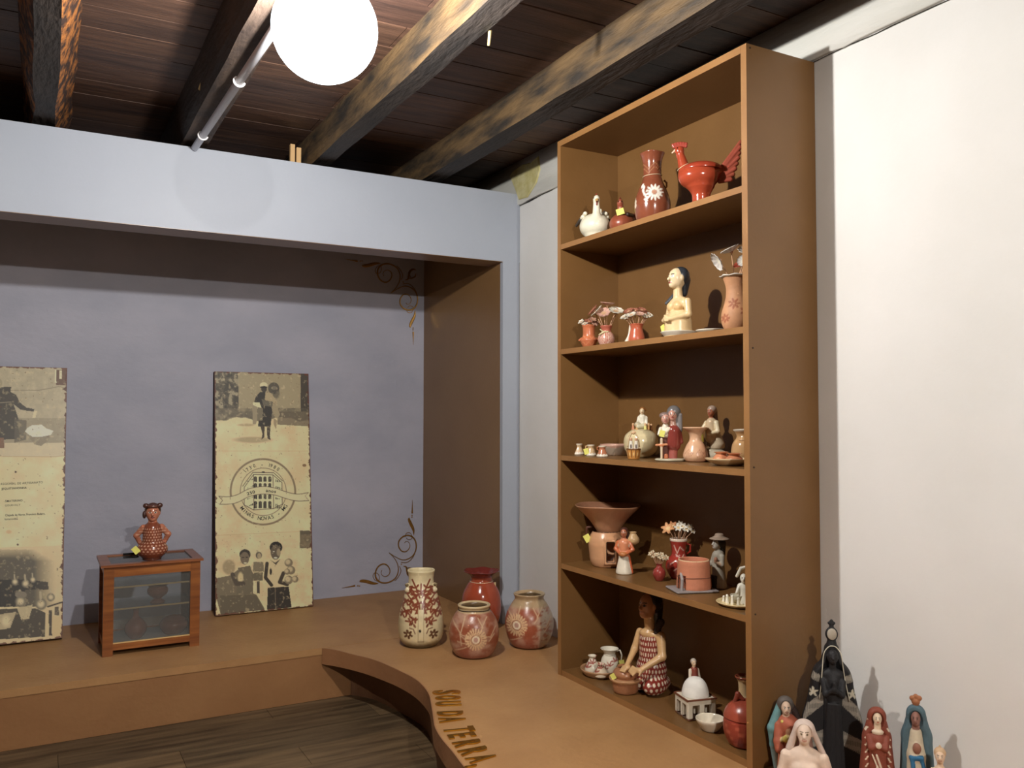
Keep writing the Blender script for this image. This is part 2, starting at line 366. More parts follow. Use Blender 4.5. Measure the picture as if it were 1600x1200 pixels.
# curved bench along the right wall
edge = [(-1.03, 3.655), (-.985, 3.59), (-.941, 3.50), (-.9, 3.40), (-.87, 3.29), (-.846, 3.157), (-.836, 3.01), (-.856, 2.854), (-.895, 2.735), (-.95, 2.59), (-.982, 2.5), (-1.005, 2.39), (-1.02, 2.28), (-1.037, 2.155), (-1.045, 2.0), (-1.03, 1.8), (-.98, 1.55), (-.9, 1.3), (-.82, 1.05), (-.8, .7), (-.8, -1.2)]
ep = [tuple(p[:2]) for p in spline([(a, b, 0) for a, b in edge], 5)]
base = [(-.895, 3.658), (-.868, 3.63), (-.82, 3.54), (-.784, 3.357), (-.762, 3.2), (-.763, 3.1), (-.781, 3.016), (-.818, 2.895), (-.848, 2.8), (-.88, 2.72), (-.93, 2.55), (-.955, 2.35), (-.975, 2.155), (-.98, 2.0), (-.96, 1.8), (-.9, 1.55), (-.82, 1.3), (-.74, 1.05), (-.72, .7), (-.72, -1.2)]
bp_ = [tuple(p[:2]) for p in spline([(a, b, 0) for a, b in base], 5)]
cb = thing('curved_bench', 'wavy-edged brown bench top with gold lettering below the bookcase', 'bench', (0, 0, 0))
prism('bench_top', ep+[(-.001, -1.2), (-.001, YP-.003)], -.012, 0, M_bench, cb)
bm = bmesh.new(); prev = None
for i, (x, y) in enumerate(ep):
    t = Vector((ep[min(i+1, len(ep)-1)][0]-ep[max(i-1, 0)][0], ep[min(i+1, len(ep)-1)][1]-ep[max(i-1, 0)][1], 0)).normalized(); nx, ny = t.y, -t.x   # outward
    if nx > 0: nx, ny = -nx, -ny
    w = .0012*math.sin(i*.45)
    v = [bm.verts.new(p) for p in ((x+nx*.004, y+ny*.004, .001+w), (x+nx*(.004+w), y+ny*(.004+w), -.07), (x-nx*.008, y-ny*.008, -.07), (x-nx*.001, y-ny*.001, .001+w))]
    if prev:
        for k in range(4): bm.faces.new((prev[k], prev[(k+1) % 4], v[(k+1) % 4], v[k]))
    else: bm.faces.new(v)
    prev = v
bm.faces.new(prev[::-1])
bobj('fascia', bm, tone('brown_edge_strip', (158, 112, 76), .05, 5, .5, .15, 40), cb, False)
prism('underside', ep+[(-.001, -1.2), (-.001, YP-.003)], -.03, -.0125, M_bench, cb)
prism('base', bp_+[(-.001, -1.2), (-.001, YP-.003)], -HZ, -.031, tone('bench_base_paint', (120, 84, 58), .05, 5, .6, .1, 40), cb)
# gold letters SOU DA TERRA,
def glyph(ch, bold=0.018):
    cu = bpy.data.curves.new('g', 'FONT'); cu.body = ch; cu.size = 1; cu.extrude = .0; cu.offset = bold; cu.resolution_u = 3
    ob = bpy.data.objects.new('g', cu); COL.objects.link(ob); dg = bpy.context.evaluated_depsgraph_get(); me = ob.evaluated_get(dg).to_mesh()
    V = [tuple(v.co) for v in me.vertices]; F = [tuple(p.vertices) for p in me.polygons]; ob.evaluated_get(dg).to_mesh_clear()
    bpy.data.objects.remove(ob); bpy.data.curves.remove(cu); return V, F
_g = {}
def gl(ch, bold=.018):
    if (ch, bold) not in _g: _g[(ch, bold)] = glyph(ch, bold)
    return _g[(ch, bold)]
def extrude_flat(V, F, h, f):
    """map 2D glyph through f(x,y)->(3D base, normal offset dir) and give it thickness"""
    bm = bmesh.new(); vs = [bm.verts.new(f(a, b, 0)) for a, b, _ in V]; fs = []
    for q in F:
        try: fs.append(bm.faces.new([vs[i] for i in q]))
        except ValueError: pass
    if h:
        r = bmesh.ops.extrude_face_region(bm, geom=fs); nv = [e for e in r['geom'] if isinstance(e, bmesh.types.BMVert)]
        d = Vector(f(0, 0, h))-Vector(f(0, 0, 0)); bmesh.ops.translate(bm, verts=nv, vec=d)
    return bm
LET = [('S', (151, 200), (512, 188), .42), ('O', (186, 272), (516, 262), .46), ('U', (188, 352), (524, 338), .5), ('D', (208, 488), (552, 474), .46), ('A', (232, 572), (582, 548), .46),
       ('T', (300, 712), (700, 676), .44), ('E', (358, 795), (712, 752), .44), ('R', (432, 905), (790, 852), .5), ('R', (515, 1015), (880, 945), .5), ('A', (620, 1115), (985, 1040), .5), (',', (655, 1185), (1010, 1110), .5)]
for ch, b, t, wd in LET:
    B = on('z', .0005, 660+b[0]/8.57, 1060+b[1]/8.57); T_ = on('z', .0005, 660+t[0]/8.57, 1060+t[1]/8.57)
    V, F = gl(ch, .03); xs = [v[0] for v in V]; cx = (min(xs)+max(xs))/2; wx = max(xs)-min(xs)
    up = (T_-B); H = np.linalg.norm(up); e2 = up/H; e1 = np.array([e2[1], -e2[0], 0])
    sy = H/.72; sx = (.044 if ch != ',' else .012)/wx
    if ch == 'E': sx *= .8
    def f(a, bb, h): return tuple(B+e1*((a-cx)*sx)+e2*(bb*sy)+np.array([0, 0, .0005+h]))
    bobj('letter', extrude_flat(V, F, .004, f), M_gold, cb)
# ------------------------------------------------------------------ beams
def wave_beam(name, x0, x1, zb, mat, mat_side, label, seed, rag=.004, rnd=.0, x0t=None, x1t=None, y0=YR, y1=YB-.004, taper=0):
    bm = bmesh.new(); n = 110; prev = None
    x0t = x0 if x0t is None else x0t; x1t = x1 if x1t is None else x1t
    for i in range(n+1):
        y = y0+(y1-y0)*i/n
        def w(k, s=5.): return (vnoise(np.array([y*s+k*9.1]), np.array([seed+.5]), seed)[0]-.5)*2*rag
        sh = taper*(y-2)
        pts = [(x0t+w(1)+sh, ZC+.004), (x0+w(2)+sh-(x0-x0t)*.2, zb+.035+w(3)), (x0+.008+w(4)+sh, zb+w(5)), (x1-.008+w(6)+sh, zb+w(7)), (x1+w(8)+sh+(x1t-x1)*.2, zb+.035+w(9)), (x1t+w(10)+sh, ZC+.004)]
        v = [bm.verts.new((a, y, b)) for a, b in pts]
        if prev:
            for k in range(5):
                fc = bm.faces.new((prev[k], prev[k+1], v[k+1], v[k])); fc.material_index = 0 if k in (2,) else 1
        prev = v
    me = bobj(name, bm, mat, None, False); me.data.materials.append(mat_side)
    tag(me, label, 'beam', 'rough timber ceiling beams'); return me
M_beam = tone('old_beam_unlit', (56, 48, 43), .2, 6, .7, .6, 30, stretch=(2, .5, 2), base2=(36, 32, 30))  # dark tone carries the shade of undersides and sides turned from the lamp
M_bark = tone('worm_eaten_edge', (164, 104, 52), .3, 16, .7, 1.0, 40, stretch=(2, 1, 2), base2=(60, 42, 34), lo=.44, hi=.62)
M_pale = tone('lit_beam_side', (104, 82, 54), .3, 7, .7, .8, 30, stretch=(2, .5, 2.5), base2=(44, 38, 32), lo=.35, hi=.62)  # pale tone: lamp light put into the colour of the beam sides
M_mid = tone('plain_beam_side', (92, 76, 64), .3, 7, .7, .6, 30, stretch=(2, .6, 2.5), base2=(56, 46, 42))
BA = wave_beam('ceiling_beam', -2.225, -2.135, 2.235, M_beam, M_bark, 'worm-eaten ceiling beam with orange ragged edges, leftmost', 3, .009, x0t=-2.262, x1t=-2.075)
BB = wave_beam('ceiling_beam', -1.665, -1.545, 2.235, M_mid, M_beam, 'dark ceiling beam carrying the grey conduit and lamp', 5, .004, x0t=-1.69, x1t=-1.54)
BC = wave_beam('ceiling_beam', -1.085, -.985, 2.24, M_beam, M_pale, 'ceiling beam to the right of the lamp, lit side pale', 8, .005)
BD = wave_beam('ceiling_beam', -.512, -.40, 2.245, M_beam, M_pale, 'ceiling beam with yellowish side toned as lit above the bookcase', 11, .005)
wave_beam('ceiling_beam', -2.85, -2.74, 2.24, M_beam, M_mid, 'ceiling beam beyond the left edge of view', 13, .005)
wave_beam('ceiling_beam', -3.5, -3.39, 2.24, M_beam, M_mid, 'ceiling beam near the left wall', 15, .005)
# little pegs left in two beams
M_peg = flat('pale_peg', (214, 196, 140), .7)
def peg(beam, p, d):
    tube('peg', [tuple(p), tuple(np.array(p)+np.array(d))], .006, M_peg, beam, 6, rs=[.006, .004])
p = on('z', 2.247, 766, 46); peg(BC, p+np.array([0, .0, -.002]), (0, .01, -.045))
p = on('x', -1.672, 312, 140); peg(BB, p, (.004, -.05, .03)); 
# ------------------------------------------------------------------ lamp, conduit
m, N, L, b = ntmat('lamp_glow_shell'); N.remove(b)
tr = N.new('ShaderNodeBsdfTransparent'); em = N.new('ShaderNodeEmission'); em.inputs[0].default_value = (.86, .94, 1, 1); em.inputs[1].default_value = 3.2
mx = N.new('ShaderNodeMixShader'); mx.inputs[0].default_value = .3; L.new(tr.outputs[0], mx.inputs[1]); L.new(em.outputs[0], mx.inputs[2]); L.new(mx.outputs[0], N['Material Output'].inputs[0]); M_glow = m
M_sock = flat('white_socket', (225, 225, 225), .4)
def lamp(loc, label, r):
    t = thing('ceiling_lamp', label, 'lamp', (loc[0], loc[1], loc[2]))
    lathe('glow_shell', [(r*math.sin(a), -r*math.cos(a)) for a in np.linspace(.001, PI-.3, 24)], 1, M_glow, t, 40)  # glowing shell added round the bulb; the big one fills its glare
    lathe('socket', [(.0, r*.93), (r*.36, r*.93), (r*.4, r*1.02), (r*.3, r*1.1), (.0, r*1.1)], 1, M_sock, t, 24)
    return t
lamp((L1[0], L1[1], L1[2]), 'lamp in an added glow shell, hanging under the beam, switched on', .14)
t = lamp((L2[0], L2[1], L2[2]), 'glowing lamp with metal dish behind the viewer', .07)
lathe('dish', [(0, .10), (.1, .085), (.20, .012), (.203, .012), (.1, .09), (0, .105)], 1, flat('dish_metal', (190, 190, 190), .4, .5, .6), t, 40)
cp = thing('conduit_pipe', 'grey plastic conduit pipe clipped under the ceiling beam', 'pipe', (-1.57, 3.66, 2.205))
q0 = np.array([-1.612, 3.655, 2.205]); q1 = np.array([-1.56, 1.2, 2.212])
tube('pipe', [tuple(q0-np.array([-1.57, 3.66, 2.205])), tuple(q1-np.array([-1.57, 3.66, 2.205]))], .0145, M_conduit, cp, 16)
for v_ in ((376, 130), (319, 213)):
    # clip: open ring round the pipe, with its tongue up to the beam
    k = ray(*v_); best = min((np.linalg.norm(np.cross(q0+(q1-q0)*s-CAM, k/np.linalg.norm(k))), s) for s in np.linspace(0, 1, 200))[1]
    c = q0+(q1-q0)*best-np.array([-1.57, 3.66, 2.205])
    tube('clip', [(c[0]+.0175*math.sin(a)*1.05, c[1], c[2]-.0175*math.cos(a)) for a in np.linspace(-2.6, 1.4, 16)], .0035, M_sock, cp, 8)
for x_, zt in ((-1.1535, 2.334), (-1.124, 2.322)):
    tag(box('wooden_stick', x_-.0105, x_+.0105, 3.80, 3.82, 2.051, zt, flat('bare_pine', (206, 168, 118), .7)), 'short pale wooden stick poking up behind the partition, '+('taller left one' if zt > 2.33 else 'shorter right one'), 'stick', 'two wooden sticks behind the partition')
# ------------------------------------------------------------------ bookcase
D = .301; YLF = 2.8136; YRN = 1.7248; ZTOP = 2.2
bc = thing('bookcase', 'tall brown painted open bookcase full of clay figures', 'bookcase', (-D/2, (YLF+YRN)/2, 0))
ox, oy = -D/2, (YLF+YRN)/2
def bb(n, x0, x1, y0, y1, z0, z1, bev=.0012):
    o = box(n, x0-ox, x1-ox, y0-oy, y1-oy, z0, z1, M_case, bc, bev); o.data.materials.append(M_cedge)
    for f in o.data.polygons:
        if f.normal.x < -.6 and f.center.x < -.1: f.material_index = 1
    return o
TH = .024
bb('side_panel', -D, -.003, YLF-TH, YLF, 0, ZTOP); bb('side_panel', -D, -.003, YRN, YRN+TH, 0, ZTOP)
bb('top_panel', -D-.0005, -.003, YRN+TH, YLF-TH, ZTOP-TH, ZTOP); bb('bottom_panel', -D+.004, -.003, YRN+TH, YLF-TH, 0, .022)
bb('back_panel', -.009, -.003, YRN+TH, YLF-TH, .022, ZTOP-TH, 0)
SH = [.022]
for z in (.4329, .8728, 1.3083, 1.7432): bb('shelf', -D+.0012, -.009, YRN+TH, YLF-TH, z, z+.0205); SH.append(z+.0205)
for (y_, z_) in ((YRN, ZTOP-.02), (YRN, 1.318)):   # screw heads on the near side
    pass
Z1, Z2, Z3, Z4, Z5 = SH
M_screw = flat('dark_screw', (40, 28, 20), .6)
for x_, z_ in ((-.285, 2.188), (-.285, 1.262), (-.285, .90), (-.285, .46)):
    bm = bmesh.new(); bmesh.ops.create_cone(bm, cap_ends=True, segments=10, radius1=.0028, radius2=.0028, depth=.002, matrix=Matrix.Translation((x_-ox, YRN-oy-.0008, z_)) @ Matrix.Rotation(PI/2, 4, 'X'))
    bobj('screw', bm, M_screw, bc)
# ------------------------------------------------------------------ gold scroll ornaments on the niche wall
M_scroll = tone('gold_vinyl', (168, 128, 66), .06, 40, .28, 0, metal=.7)
def sc(X, Y): p = on('y', YB, 540+X/6.67, 760+Y/6.67); return p[0], p[2]
def ornament(label, mirror):
    t = thing('scroll_ornament', label, 'ornament', (-.35, YB-.002, .25 if not mirror else 1.78), 0, 'gold corner scrolls of the niche')
    cx, cz = t.location.x, t.location.z
    def loc(X, Y):
        a, b = sc(X, Y); b = 2.03-b if mirror else b; return a, b
    def ribbon(name, pts, w, n=7):
        P = [np.array([*loc(x, y), 0]) for x, y in pts]; Q = spline(P, n) if len(P) > 2 else P; m = len(Q); V = []; F = []
        for i, q in enumerate(Q):
            d = Q[min(i+1, m-1)]-Q[max(i-1, 0)]; d /= np.linalg.norm(d)+1e-9; nn = np.array([-d[1], d[0], 0])
            s = i/(m-1); ww = w(s) if callable(w) else w
            for sg, h in ((-1, 0), (-.6, .0025), (.6, .0025), (1, 0)): V.append((q[0]+nn[0]*ww*sg-cx, -h, q[1]+nn[1]*ww*sg-cz))
        for i in range(m-1):
            for k in range(3): F.append((i*4+k, i*4+k+1, i*4+k+5, i*4+k+4))
        return mesh_obj(name, V, F, M_scroll, t, False)
    th = lambda s: .0016+.0032*math.sin(PI*min(1, s*1.15))
    # upper spiral arm and lower spiral arm, both springing from the point (450,690)
    ribbon('scroll', [(450, 690), (520, 735), (590, 765), (650, 755), (705, 715), (733, 650), (730, 580), (700, 530), (650, 510), (595, 525), (555, 570), (552, 625), (580, 670), (620, 680), (655, 655), (668, 615), (655, 580), (628, 572), (612, 590)], th)
    ribbon('scroll', [(450, 690), (505, 745), (540, 810), (548, 880), (525, 945), (480, 985), (420, 1005), (355, 995), (315, 950), (312, 890), (340, 835), (390, 808), (435, 825), (460, 870), (452, 915), (415, 938), (380, 925), (368, 895), (378, 872)], th)
    ribbon('scroll', [(575, 790), (640, 790), (690, 750), (720, 700)], .0022); ribbon('scroll', [(560, 830), (575, 880), (550, 940), (510, 985)], .0022)
    ribbon('loop', [(620, 525), (630, 490), (665, 482), (685, 505), (690, 540), (655, 555), (630, 535)], .0018)
    ribbon('loop', [(345, 985), (350, 940), (330, 905), (295, 905), (285, 940), (305, 975), (340, 990)], .0018)
    lf = lambda k: (lambda s: .0012+k*math.sin(PI*s)**.8)
    ribbon('leaf', [(710, 505), (705, 450), (680, 395), (660, 345), (664, 325)], lf(.0085))
    ribbon('leaf', [(340, 1010), (290, 1010), (215, 990), (160, 985), (145, 995)], lf(.0085))
    ribbon('spear', [(693, 280), (694, 210), (693, 140)], lambda s: .0052*(1-s)+.0004); ribbon('spear', [(97, 1035), (40, 1045), (-40, 1058)], lambda s: .0052*(1-s)+.0004)
    for X, Y in ((690, 302), (690, 320), (125, 1035), (143, 1037), (581, 810)):
        a, b = loc(X, Y); lathe('dot', [(.004, 0), (.0035, .0025), (0, .003)], 1, M_scroll, t, 10).matrix_local = Matrix.Translation((a-cx, 0, b-cz)) @ Matrix.Rotation(PI/2, 4, 'X')
    ribbon('bud', [(600, 830), (630, 840), (640, 880), (655, 925), (690, 945), (715, 935)], lf(.0055)); ribbon('bud', [(625, 850), (670, 850), (708, 870), (712, 900)], lf(.003)); ribbon('bud', [(660, 860), (640, 900), (650, 930)], lf(.003))
    return t
ornament('gold scroll ornament low in the right corner of the niche', False)
ornament('gold scroll ornament high in the right corner, mostly in shadow', True)
# ------------------------------------------------------------------ photo boards
INK = (52, 48, 42)
def board(name, label, corners, th, yb, paintfn, nx, nz, texts):
    """corners: TL TR BR BL world points of the front face"""
    TL, TR, BR, BL = [np.array(c) for c in corners]; org = (BL+BR)/2; org[2] = 0
    t = thing(name, label, 'photo board', (org[0], org[1], .006), 0, 'old photo boards leaning in the niche')
    s, q = np.meshgrid(np.linspace(0, 1, nx), np.linspace(0, 1, nz)); s = s.ravel()[:, None]; q = q.ravel()[:, None]
    P = (TL*(1-s)+TR*s)*(1-q)+(BL*(1-s)+BR*s)*q
    U, V = project_many(P); pt = Paint(U, V, (206, 186, 140)); pt.s = s[:, 0]; pt.q = q[:, 0]; paintfn(pt); pt.c = np.clip(pt.c*1.5, 0, .82)
    i, j = np.meshgrid(np.arange(nz-1), np.arange(nx-1), indexing='ij'); a = (i*nx+j).ravel()
    F = np.stack([a, a+nx, a+nx+1, a+1], -1)
    mesh_obj('print', P-org-np.array([0, 0, min(c[2] for c in corners)]), F, VPRINT, t, False, pt.c)
    nrm = np.cross(TR-TL, BL-TL); nrm /= np.linalg.norm(nrm)
    if nrm[1] > 0: nrm = -nrm
    lowz = min(c[2] for c in corners); org[2] = lowz
    t.location.z = .0008+th*abs(nrm[2])
    e = [c-org-nrm*.0006 for c in (TL, TR, BR, BL)]; bk = [c-nrm*th for c in e]
    mesh_obj('board', e+bk, [(0, 3, 2, 1), (4, 5, 6, 7), (0, 1, 5, 4), (1, 2, 6, 5), (2, 3, 7, 6), (3, 0, 4, 7)], M_rust, t, False)
    # lettering lies on the face
    def onface(u, v):
        k = ray(u, v); d = ((TL-CAM)@nrm)/(k@nrm); return CAM+k*d+nrm*.0007-org
    for txt, (u, v), h, ang, wx, bold in texts:
        x = 0; q = math.radians(ang); Vs = []; Fs = []
        for ch in txt:
            if ch == ' ': x += .38; continue
            gv, gf = gl(ch, bold); w = max(p[0] for p in gv); b = len(Vs)
            for p in gv:
                X = (x+p[0])*h/.72*wx; Y = p[1]*h/.72
                Vs.append(onface(u+X*math.cos(q)+Y*math.sin(q), v+X*math.sin(q)-Y*math.cos(q)))
            Fs += [tuple(b+i for i in f) for f in gf]; x += w+.07
        lt = mesh_obj('printed_line' if len(txt) > 1 else 'printed_letter', Vs, Fs, M_ink, t, False)
        if len(txt) > 1: lt['kind'] = 'stuff'
    return t
def project_many(P):
    d = P-CAM; z = d@CF; return 800+FPX*(d@CR)/z, 600-FPX*(d@CU)/z
M_rust = tone('rusty_board_edge', (74, 40, 32), .2, 20, .8, .3, 60, base2=(40, 24, 20)); M_ink = flat('print_ink', INK, .6)
def rust_edges(p, wig=.012):
    s, q = p.s, p.q; n = fbm(s*30, q*70, 3); e = np.minimum(np.minimum(s, 1-s)*1.0, np.minimum(q, 1-q)*2.4)
    p.put((e < .004+.02*np.clip(n-.42, 0, 1)*2.6).astype(float), (92, 48, 34), .9)
    p.put(((1-s) < .005+.05*np.clip(fbm(s*9, q*60, 8)-.55, 0, 1)*2).astype(float), (78, 44, 34), .9)
    sp = fbm(s*60, q*150, 12, 2); p.put((sp > .86).astype(float), (96, 66, 42), .7)
def grime(p, lo, hi, col, a, seed, fx=8, fy=20):
    n = fbm(p.s*fx, p.q*fy, seed); p.put(np.clip((n-lo)/(hi-lo), 0, 1), col, a)
def paint2(p):
    grime(p, .4, .8, (222, 204, 158), .6, 1); grime(p, .5, .8, (176, 150, 104), .35, 2, 5, 12)
    # top photograph: figure before a wall
    p.fr(325, 575, 8.57)
    top = (p.Y < 700+25*np.sin(p.X/90)+12*np.sin(p.X/31))
    p.put(top.astype(float), (128, 118, 92)); p.rect(395, 60, 1245, 600, (148, 136, 104))
    n = fbm(p.X/60, p.Y/60, 4)
    p.put(((p.X < 400+p.Y*.02) & (p.Y < 560)).astype(float)*np.clip(.5+2.2*(.62-n), 0, 1), (62, 58, 48)); p.put(((p.X < 410) & (p.Y < 700)).astype(float)*(n > .6), (150, 140, 112), .8)
    p.put(((p.X > 1240) & (p.Y < 600)).astype(float), (58, 52, 44), .95)
    p.put(((p.Y > 555) & (p.Y < 700+25*np.sin(p.X/90))).astype(float)*np.clip(.35+1.3*(.75-n), 0, 1), (84, 78, 64), .9)
    p.put(((p.Y > 600) & (p.Y < 770+.05*p.X-40) & (p.X > 930)).astype(float), (96, 86, 68), .85)
    p.ell(880, 290, 75, 80, (66, 62, 54), .9); p.ell(900, 360, 60, 70, (70, 66, 56), .7, soft=.4); p.ell(885, 285, 40, 25, (120, 112, 92), .7)
    p.ell(600, 980, 240, 40, (150, 136, 100), .8, soft=.5); p.ell(510, 780, 110, 18, (150, 134, 98), .7, soft=.5)
    p.ell(745, 250, 52, 42, (204, 188, 146)); p.ell(750, 300, 38, 42, (60, 54, 46)); p.ell(745, 275, 50, 14, (40, 36, 32))
    p.poly([(640, 400), (700, 340), (800, 340), (860, 420), (860, 560), (840, 800), (670, 800), (690, 560), (620, 470)], (46, 43, 38))
    p.poly([(770, 340), (840, 350), (930, 470), (920, 540), (860, 520), (760, 440)], (160, 144, 108)); p.poly([(720, 440), (870, 470), (860, 540), (740, 520)], (96, 90, 74))
    p.poly([(600, 480), (690, 480), (720, 560), (640, 560), (600, 540)], (208, 192, 148)); p.poly([(595, 510), (660, 540), (660, 700), (640, 770), (600, 770)], (142, 130, 102))
    p.poly([(665, 540), (735, 560), (730, 720), (660, 730)], (112, 104, 82)); p.poly([(850, 540), (900, 480), (965, 640), (930, 700), (880, 650)], (148, 134, 102)); p.poly([(880, 690), (925, 720), (910, 845), (880, 770)], (150, 132, 98))
    p.poly([(700, 790), (760, 790), (752, 950), (715, 975), (728, 900)], (66, 56, 46)); p.poly([(785, 790), (838, 790), (828, 920), (838, 985), (795, 960)], (66, 56, 46))
    p.line([(90, 1130), (1350, 1130)], 6, (178, 156, 112), .8)
    # emblem
    p.fr(325, 700, 8.57)
    p.ring(735, 605, 432, 26, (126, 112, 84), 1, 438); p.ring(740, 605, 308, 8, INK, .9, 318)
    p.poly([(465, 540), (600, 350), (880, 350), (1000, 460), (990, 770), (880, 830), (600, 840), (480, 770)], (214, 196, 150)); 
    for a in ([(465, 530), (600, 345), (880, 350), (1000, 460)], [(485, 545), (610, 372), (870, 378), (990, 480), (995, 770), (880, 828), (610, 848), (485, 780), (485, 545)], [(610, 372), (615, 840)], [(870, 378), (880, 828)]): p.line(a, 9, INK)
    for yy, hh in ((400, 70), (490, 70), (640, 60), (730, 95)):
        for k in range(4):
            x = 615+k*64; p.rect(x, yy+14, x+40, yy+hh, (44, 42, 38)); p.ell(x+20, yy+16, 20, 18, (44, 42, 38)); p.line([(x+20, yy), (x+20, yy+hh)], 5, (120, 110, 86))
        for k in range(4): p.poly([(525+k*22, yy+70-k*12), (540+k*22, yy+62-k*12), (540+k*22, yy+20+hh*.5-k*5), (525+k*22, yy+28+hh*.5-k*5)], (60, 56, 48))
        for k in range(4): p.poly([(905+k*22, yy+36+k*8), (918+k*22, yy+42+k*8), (918+k*22, yy+hh+8), (905+k*22, yy+hh)], (60, 56, 48))
    rb = [(145, 665), (280, 670), (400, 640), (560, 560), (740, 535), (900, 555), (1060, 610), (1200, 635), (1345, 615)]; rb2 = [(1350, 722), (1200, 728), (1060, 700), (900, 650), (740, 635), (560, 665), (400, 745), (280, 770), (155, 772), (195, 720)]
    rs = [tuple(q[:2]) for q in spline([(a, b, 0) for a, b in rb], 5)]; rs2 = [tuple(q[:2]) for q in spline([(a, b, 0) for a, b in rb2[:-1]], 5)]
    p.poly(rs+rs2+[(195, 720)], (208, 190, 146)); p.line(rs, 8, INK); p.line(rs2+[(195, 720), rs[0]], 8, INK); p.line([(1345, 615), (1300, 660), (1350, 722)], 6, INK, .7)
    p.ell(740, 340, 22, 10, INK); p.ell(1290, 250, 26, 20, (110, 80, 50), .9); p.rect(1230, 1125, 1385, 1300, (104, 96, 78))
    # bottom photograph: two potters with their work
    p.fr(325, 830, 8.57)
    p.line([(100, 75), (1380, 15)], 6, (178, 156, 112), .9); p.rect(1230, 10, 1370, 245, (92, 84, 66), .95)
    g = fbm(p.X/90, p.Y/90, 6); p.put(((p.Y > 60)).astype(float)*np.clip(g-.45, 0, .4), (170, 150, 110), 1)
    p.ell(280, 500, 85, 100, (140, 124, 92), .8, soft=.3); p.poly([(105, 650), (300, 610), (420, 520), (560, 500), (600, 850), (650, 870), (760, 1060), (170, 1140), (110, 900)], (112, 102, 80))
    p.poly([(160, 880), (640, 870), (750, 1070), (170, 1135)], (94, 86, 68)); p.ell(495, 330, 75, 70, (52, 48, 42)); p.ell(492, 380, 60, 85, (112, 100, 80)); p.ell(470, 370, 18, 7, (50, 44, 38)); p.ell(520, 368, 18, 7, (50, 44, 38)); p.ell(500, 445, 22, 9, (214, 200, 160))
    p.poly([(400, 510), (560, 480), (610, 560), (600, 860), (380, 870)], (104, 96, 76)); p.ell(435, 640, 36, 70, (196, 180, 134), 1, soft=.5); p.line([(330, 600), (380, 720), (470, 720)], 60, (78, 70, 58))
    p.ell(680, 340, 42, 48, (96, 88, 72)); p.ell(685, 350, 26, 38, (160, 146, 112)); p.poly([(610, 430), (740, 430), (750, 560), (600, 560)], (120, 110, 86)); p.poly([(595, 570), (735, 570), (730, 680), (585, 680)], (100, 92, 72)); p.line([(600, 460), (580, 520), (610, 580)], 14, (190, 172, 130)); p.rect(605, 690, 640, 850, (208, 190, 146)); p.rect(655, 690, 690, 850, (70, 62, 52))
    p.ell(910, 235, 85, 78, (36, 34, 32)); p.ell(905, 300, 66, 100, (92, 82, 66)); p.ell(945, 300, 26, 50, (150, 136, 104), .9, soft=.4); p.ell(880, 290, 12, 6, (210, 200, 170)); p.ell(905, 375, 24, 10, (226, 212, 172))
    p.poly([(790, 430), (880, 400), (1010, 390), (1060, 480), (980, 620), (1000, 770), (800, 770), (820, 620), (760, 560)], (198, 180, 136)); p.poly([(830, 400), (910, 470), (970, 390), (900, 440)], (80, 72, 58)); p.line([(790, 450), (770, 640), (850, 740)], 46, (58, 52, 44)); p.line([(1010, 580), (960, 700), (1060, 730)], 50, (64, 56, 46))
    for x, y, r in ((1080, 440, 55), (1110, 540, 58), (1080, 670, 58), (1165, 660, 45), (1060, 560, 40)): p.ell(x, y, r, r, (120, 108, 84)); p.ell(x-r*.2, y-r*.2, r*.6, r*.6, (190, 174, 132), .9, soft=.6)
    p.poly([(800, 775), (1080, 760), (1120, 1040), (790, 1070)], (50, 46, 40)); p.line([(900, 780), (905, 1050)], 10, (110, 100, 80)); p.ell(840, 560, 16, 45, (54, 48, 40))
    grime(p, .64, .78, (216, 198, 152), .3, 31, 40, 90); rust_edges(p)
T2 = [('1', (383.8, 741.5), 5.6, -52, .9, .012), ('7', (387, 739), 5.6, -42, .9, .012), ('3', (391, 736), 5.6, -32, .9, .012), ('0', (396.5, 733), 5.6, -22, .9, .012), ('-', (408, 730.5), 5.6, 0, 1.1, .012), ('1', (418.7, 731), 5.6, 12, .9, .012), ('9', (421.5, 731.6), 5.6, 18, .9, .012), ('8', (426.6, 733.6), 5.6, 26, .9, .012), ('0', (431.6, 736.4), 5.6, 34, .9, .012),
      ('250', (386.3, 776.2), 4.8, -17, 1.25, .02), ('anos', (415, 770.8), 5.0, 6, 1.15, .02)]
for i, (ch, a) in enumerate(zip('MINAS', (216, 208.5, 202.5, 194.5, 186))):
    pass
def ringtext(txt, cx, cy, r, a0, a1, h):
    out = []; n = len(txt)
    for i, ch in enumerate(txt):
        if ch == ' ': continue
        a = math.radians(a0+(a1-a0)*i/(n-1)); u = cx+r*math.cos(a); v = cy+r*math.sin(a); ang = math.degrees(a)-90
        q = math.radians(ang); gw = max(p[0] for p in gl(ch, .012)[0])*h/.72*.95/2; out.append((ch, (u-gw*math.cos(q), v-gw*math.sin(q)), h, ang, .95, .012))
    return out
T2 += ringtext('MINAS NOVAS - MG', 411, 770.5, 44.3, 142, 33, 5.8)
_n = np.array([0, -1.27, .129]); cz = [CAM+ray(u, v)*((np.array([0, 4.511, 0])-CAM)@_n/(ray(u, v)@_n)) for u, v in ((335.3, 582.3), (482, 586), (489.8, 948.5), (336.8, 964.8))]
board('photo_board', 'tall photo board with round emblem reading 1730 - 1980 Minas Novas, edge rusty', cz, .04, YB, paint2, 250, 600, T2)
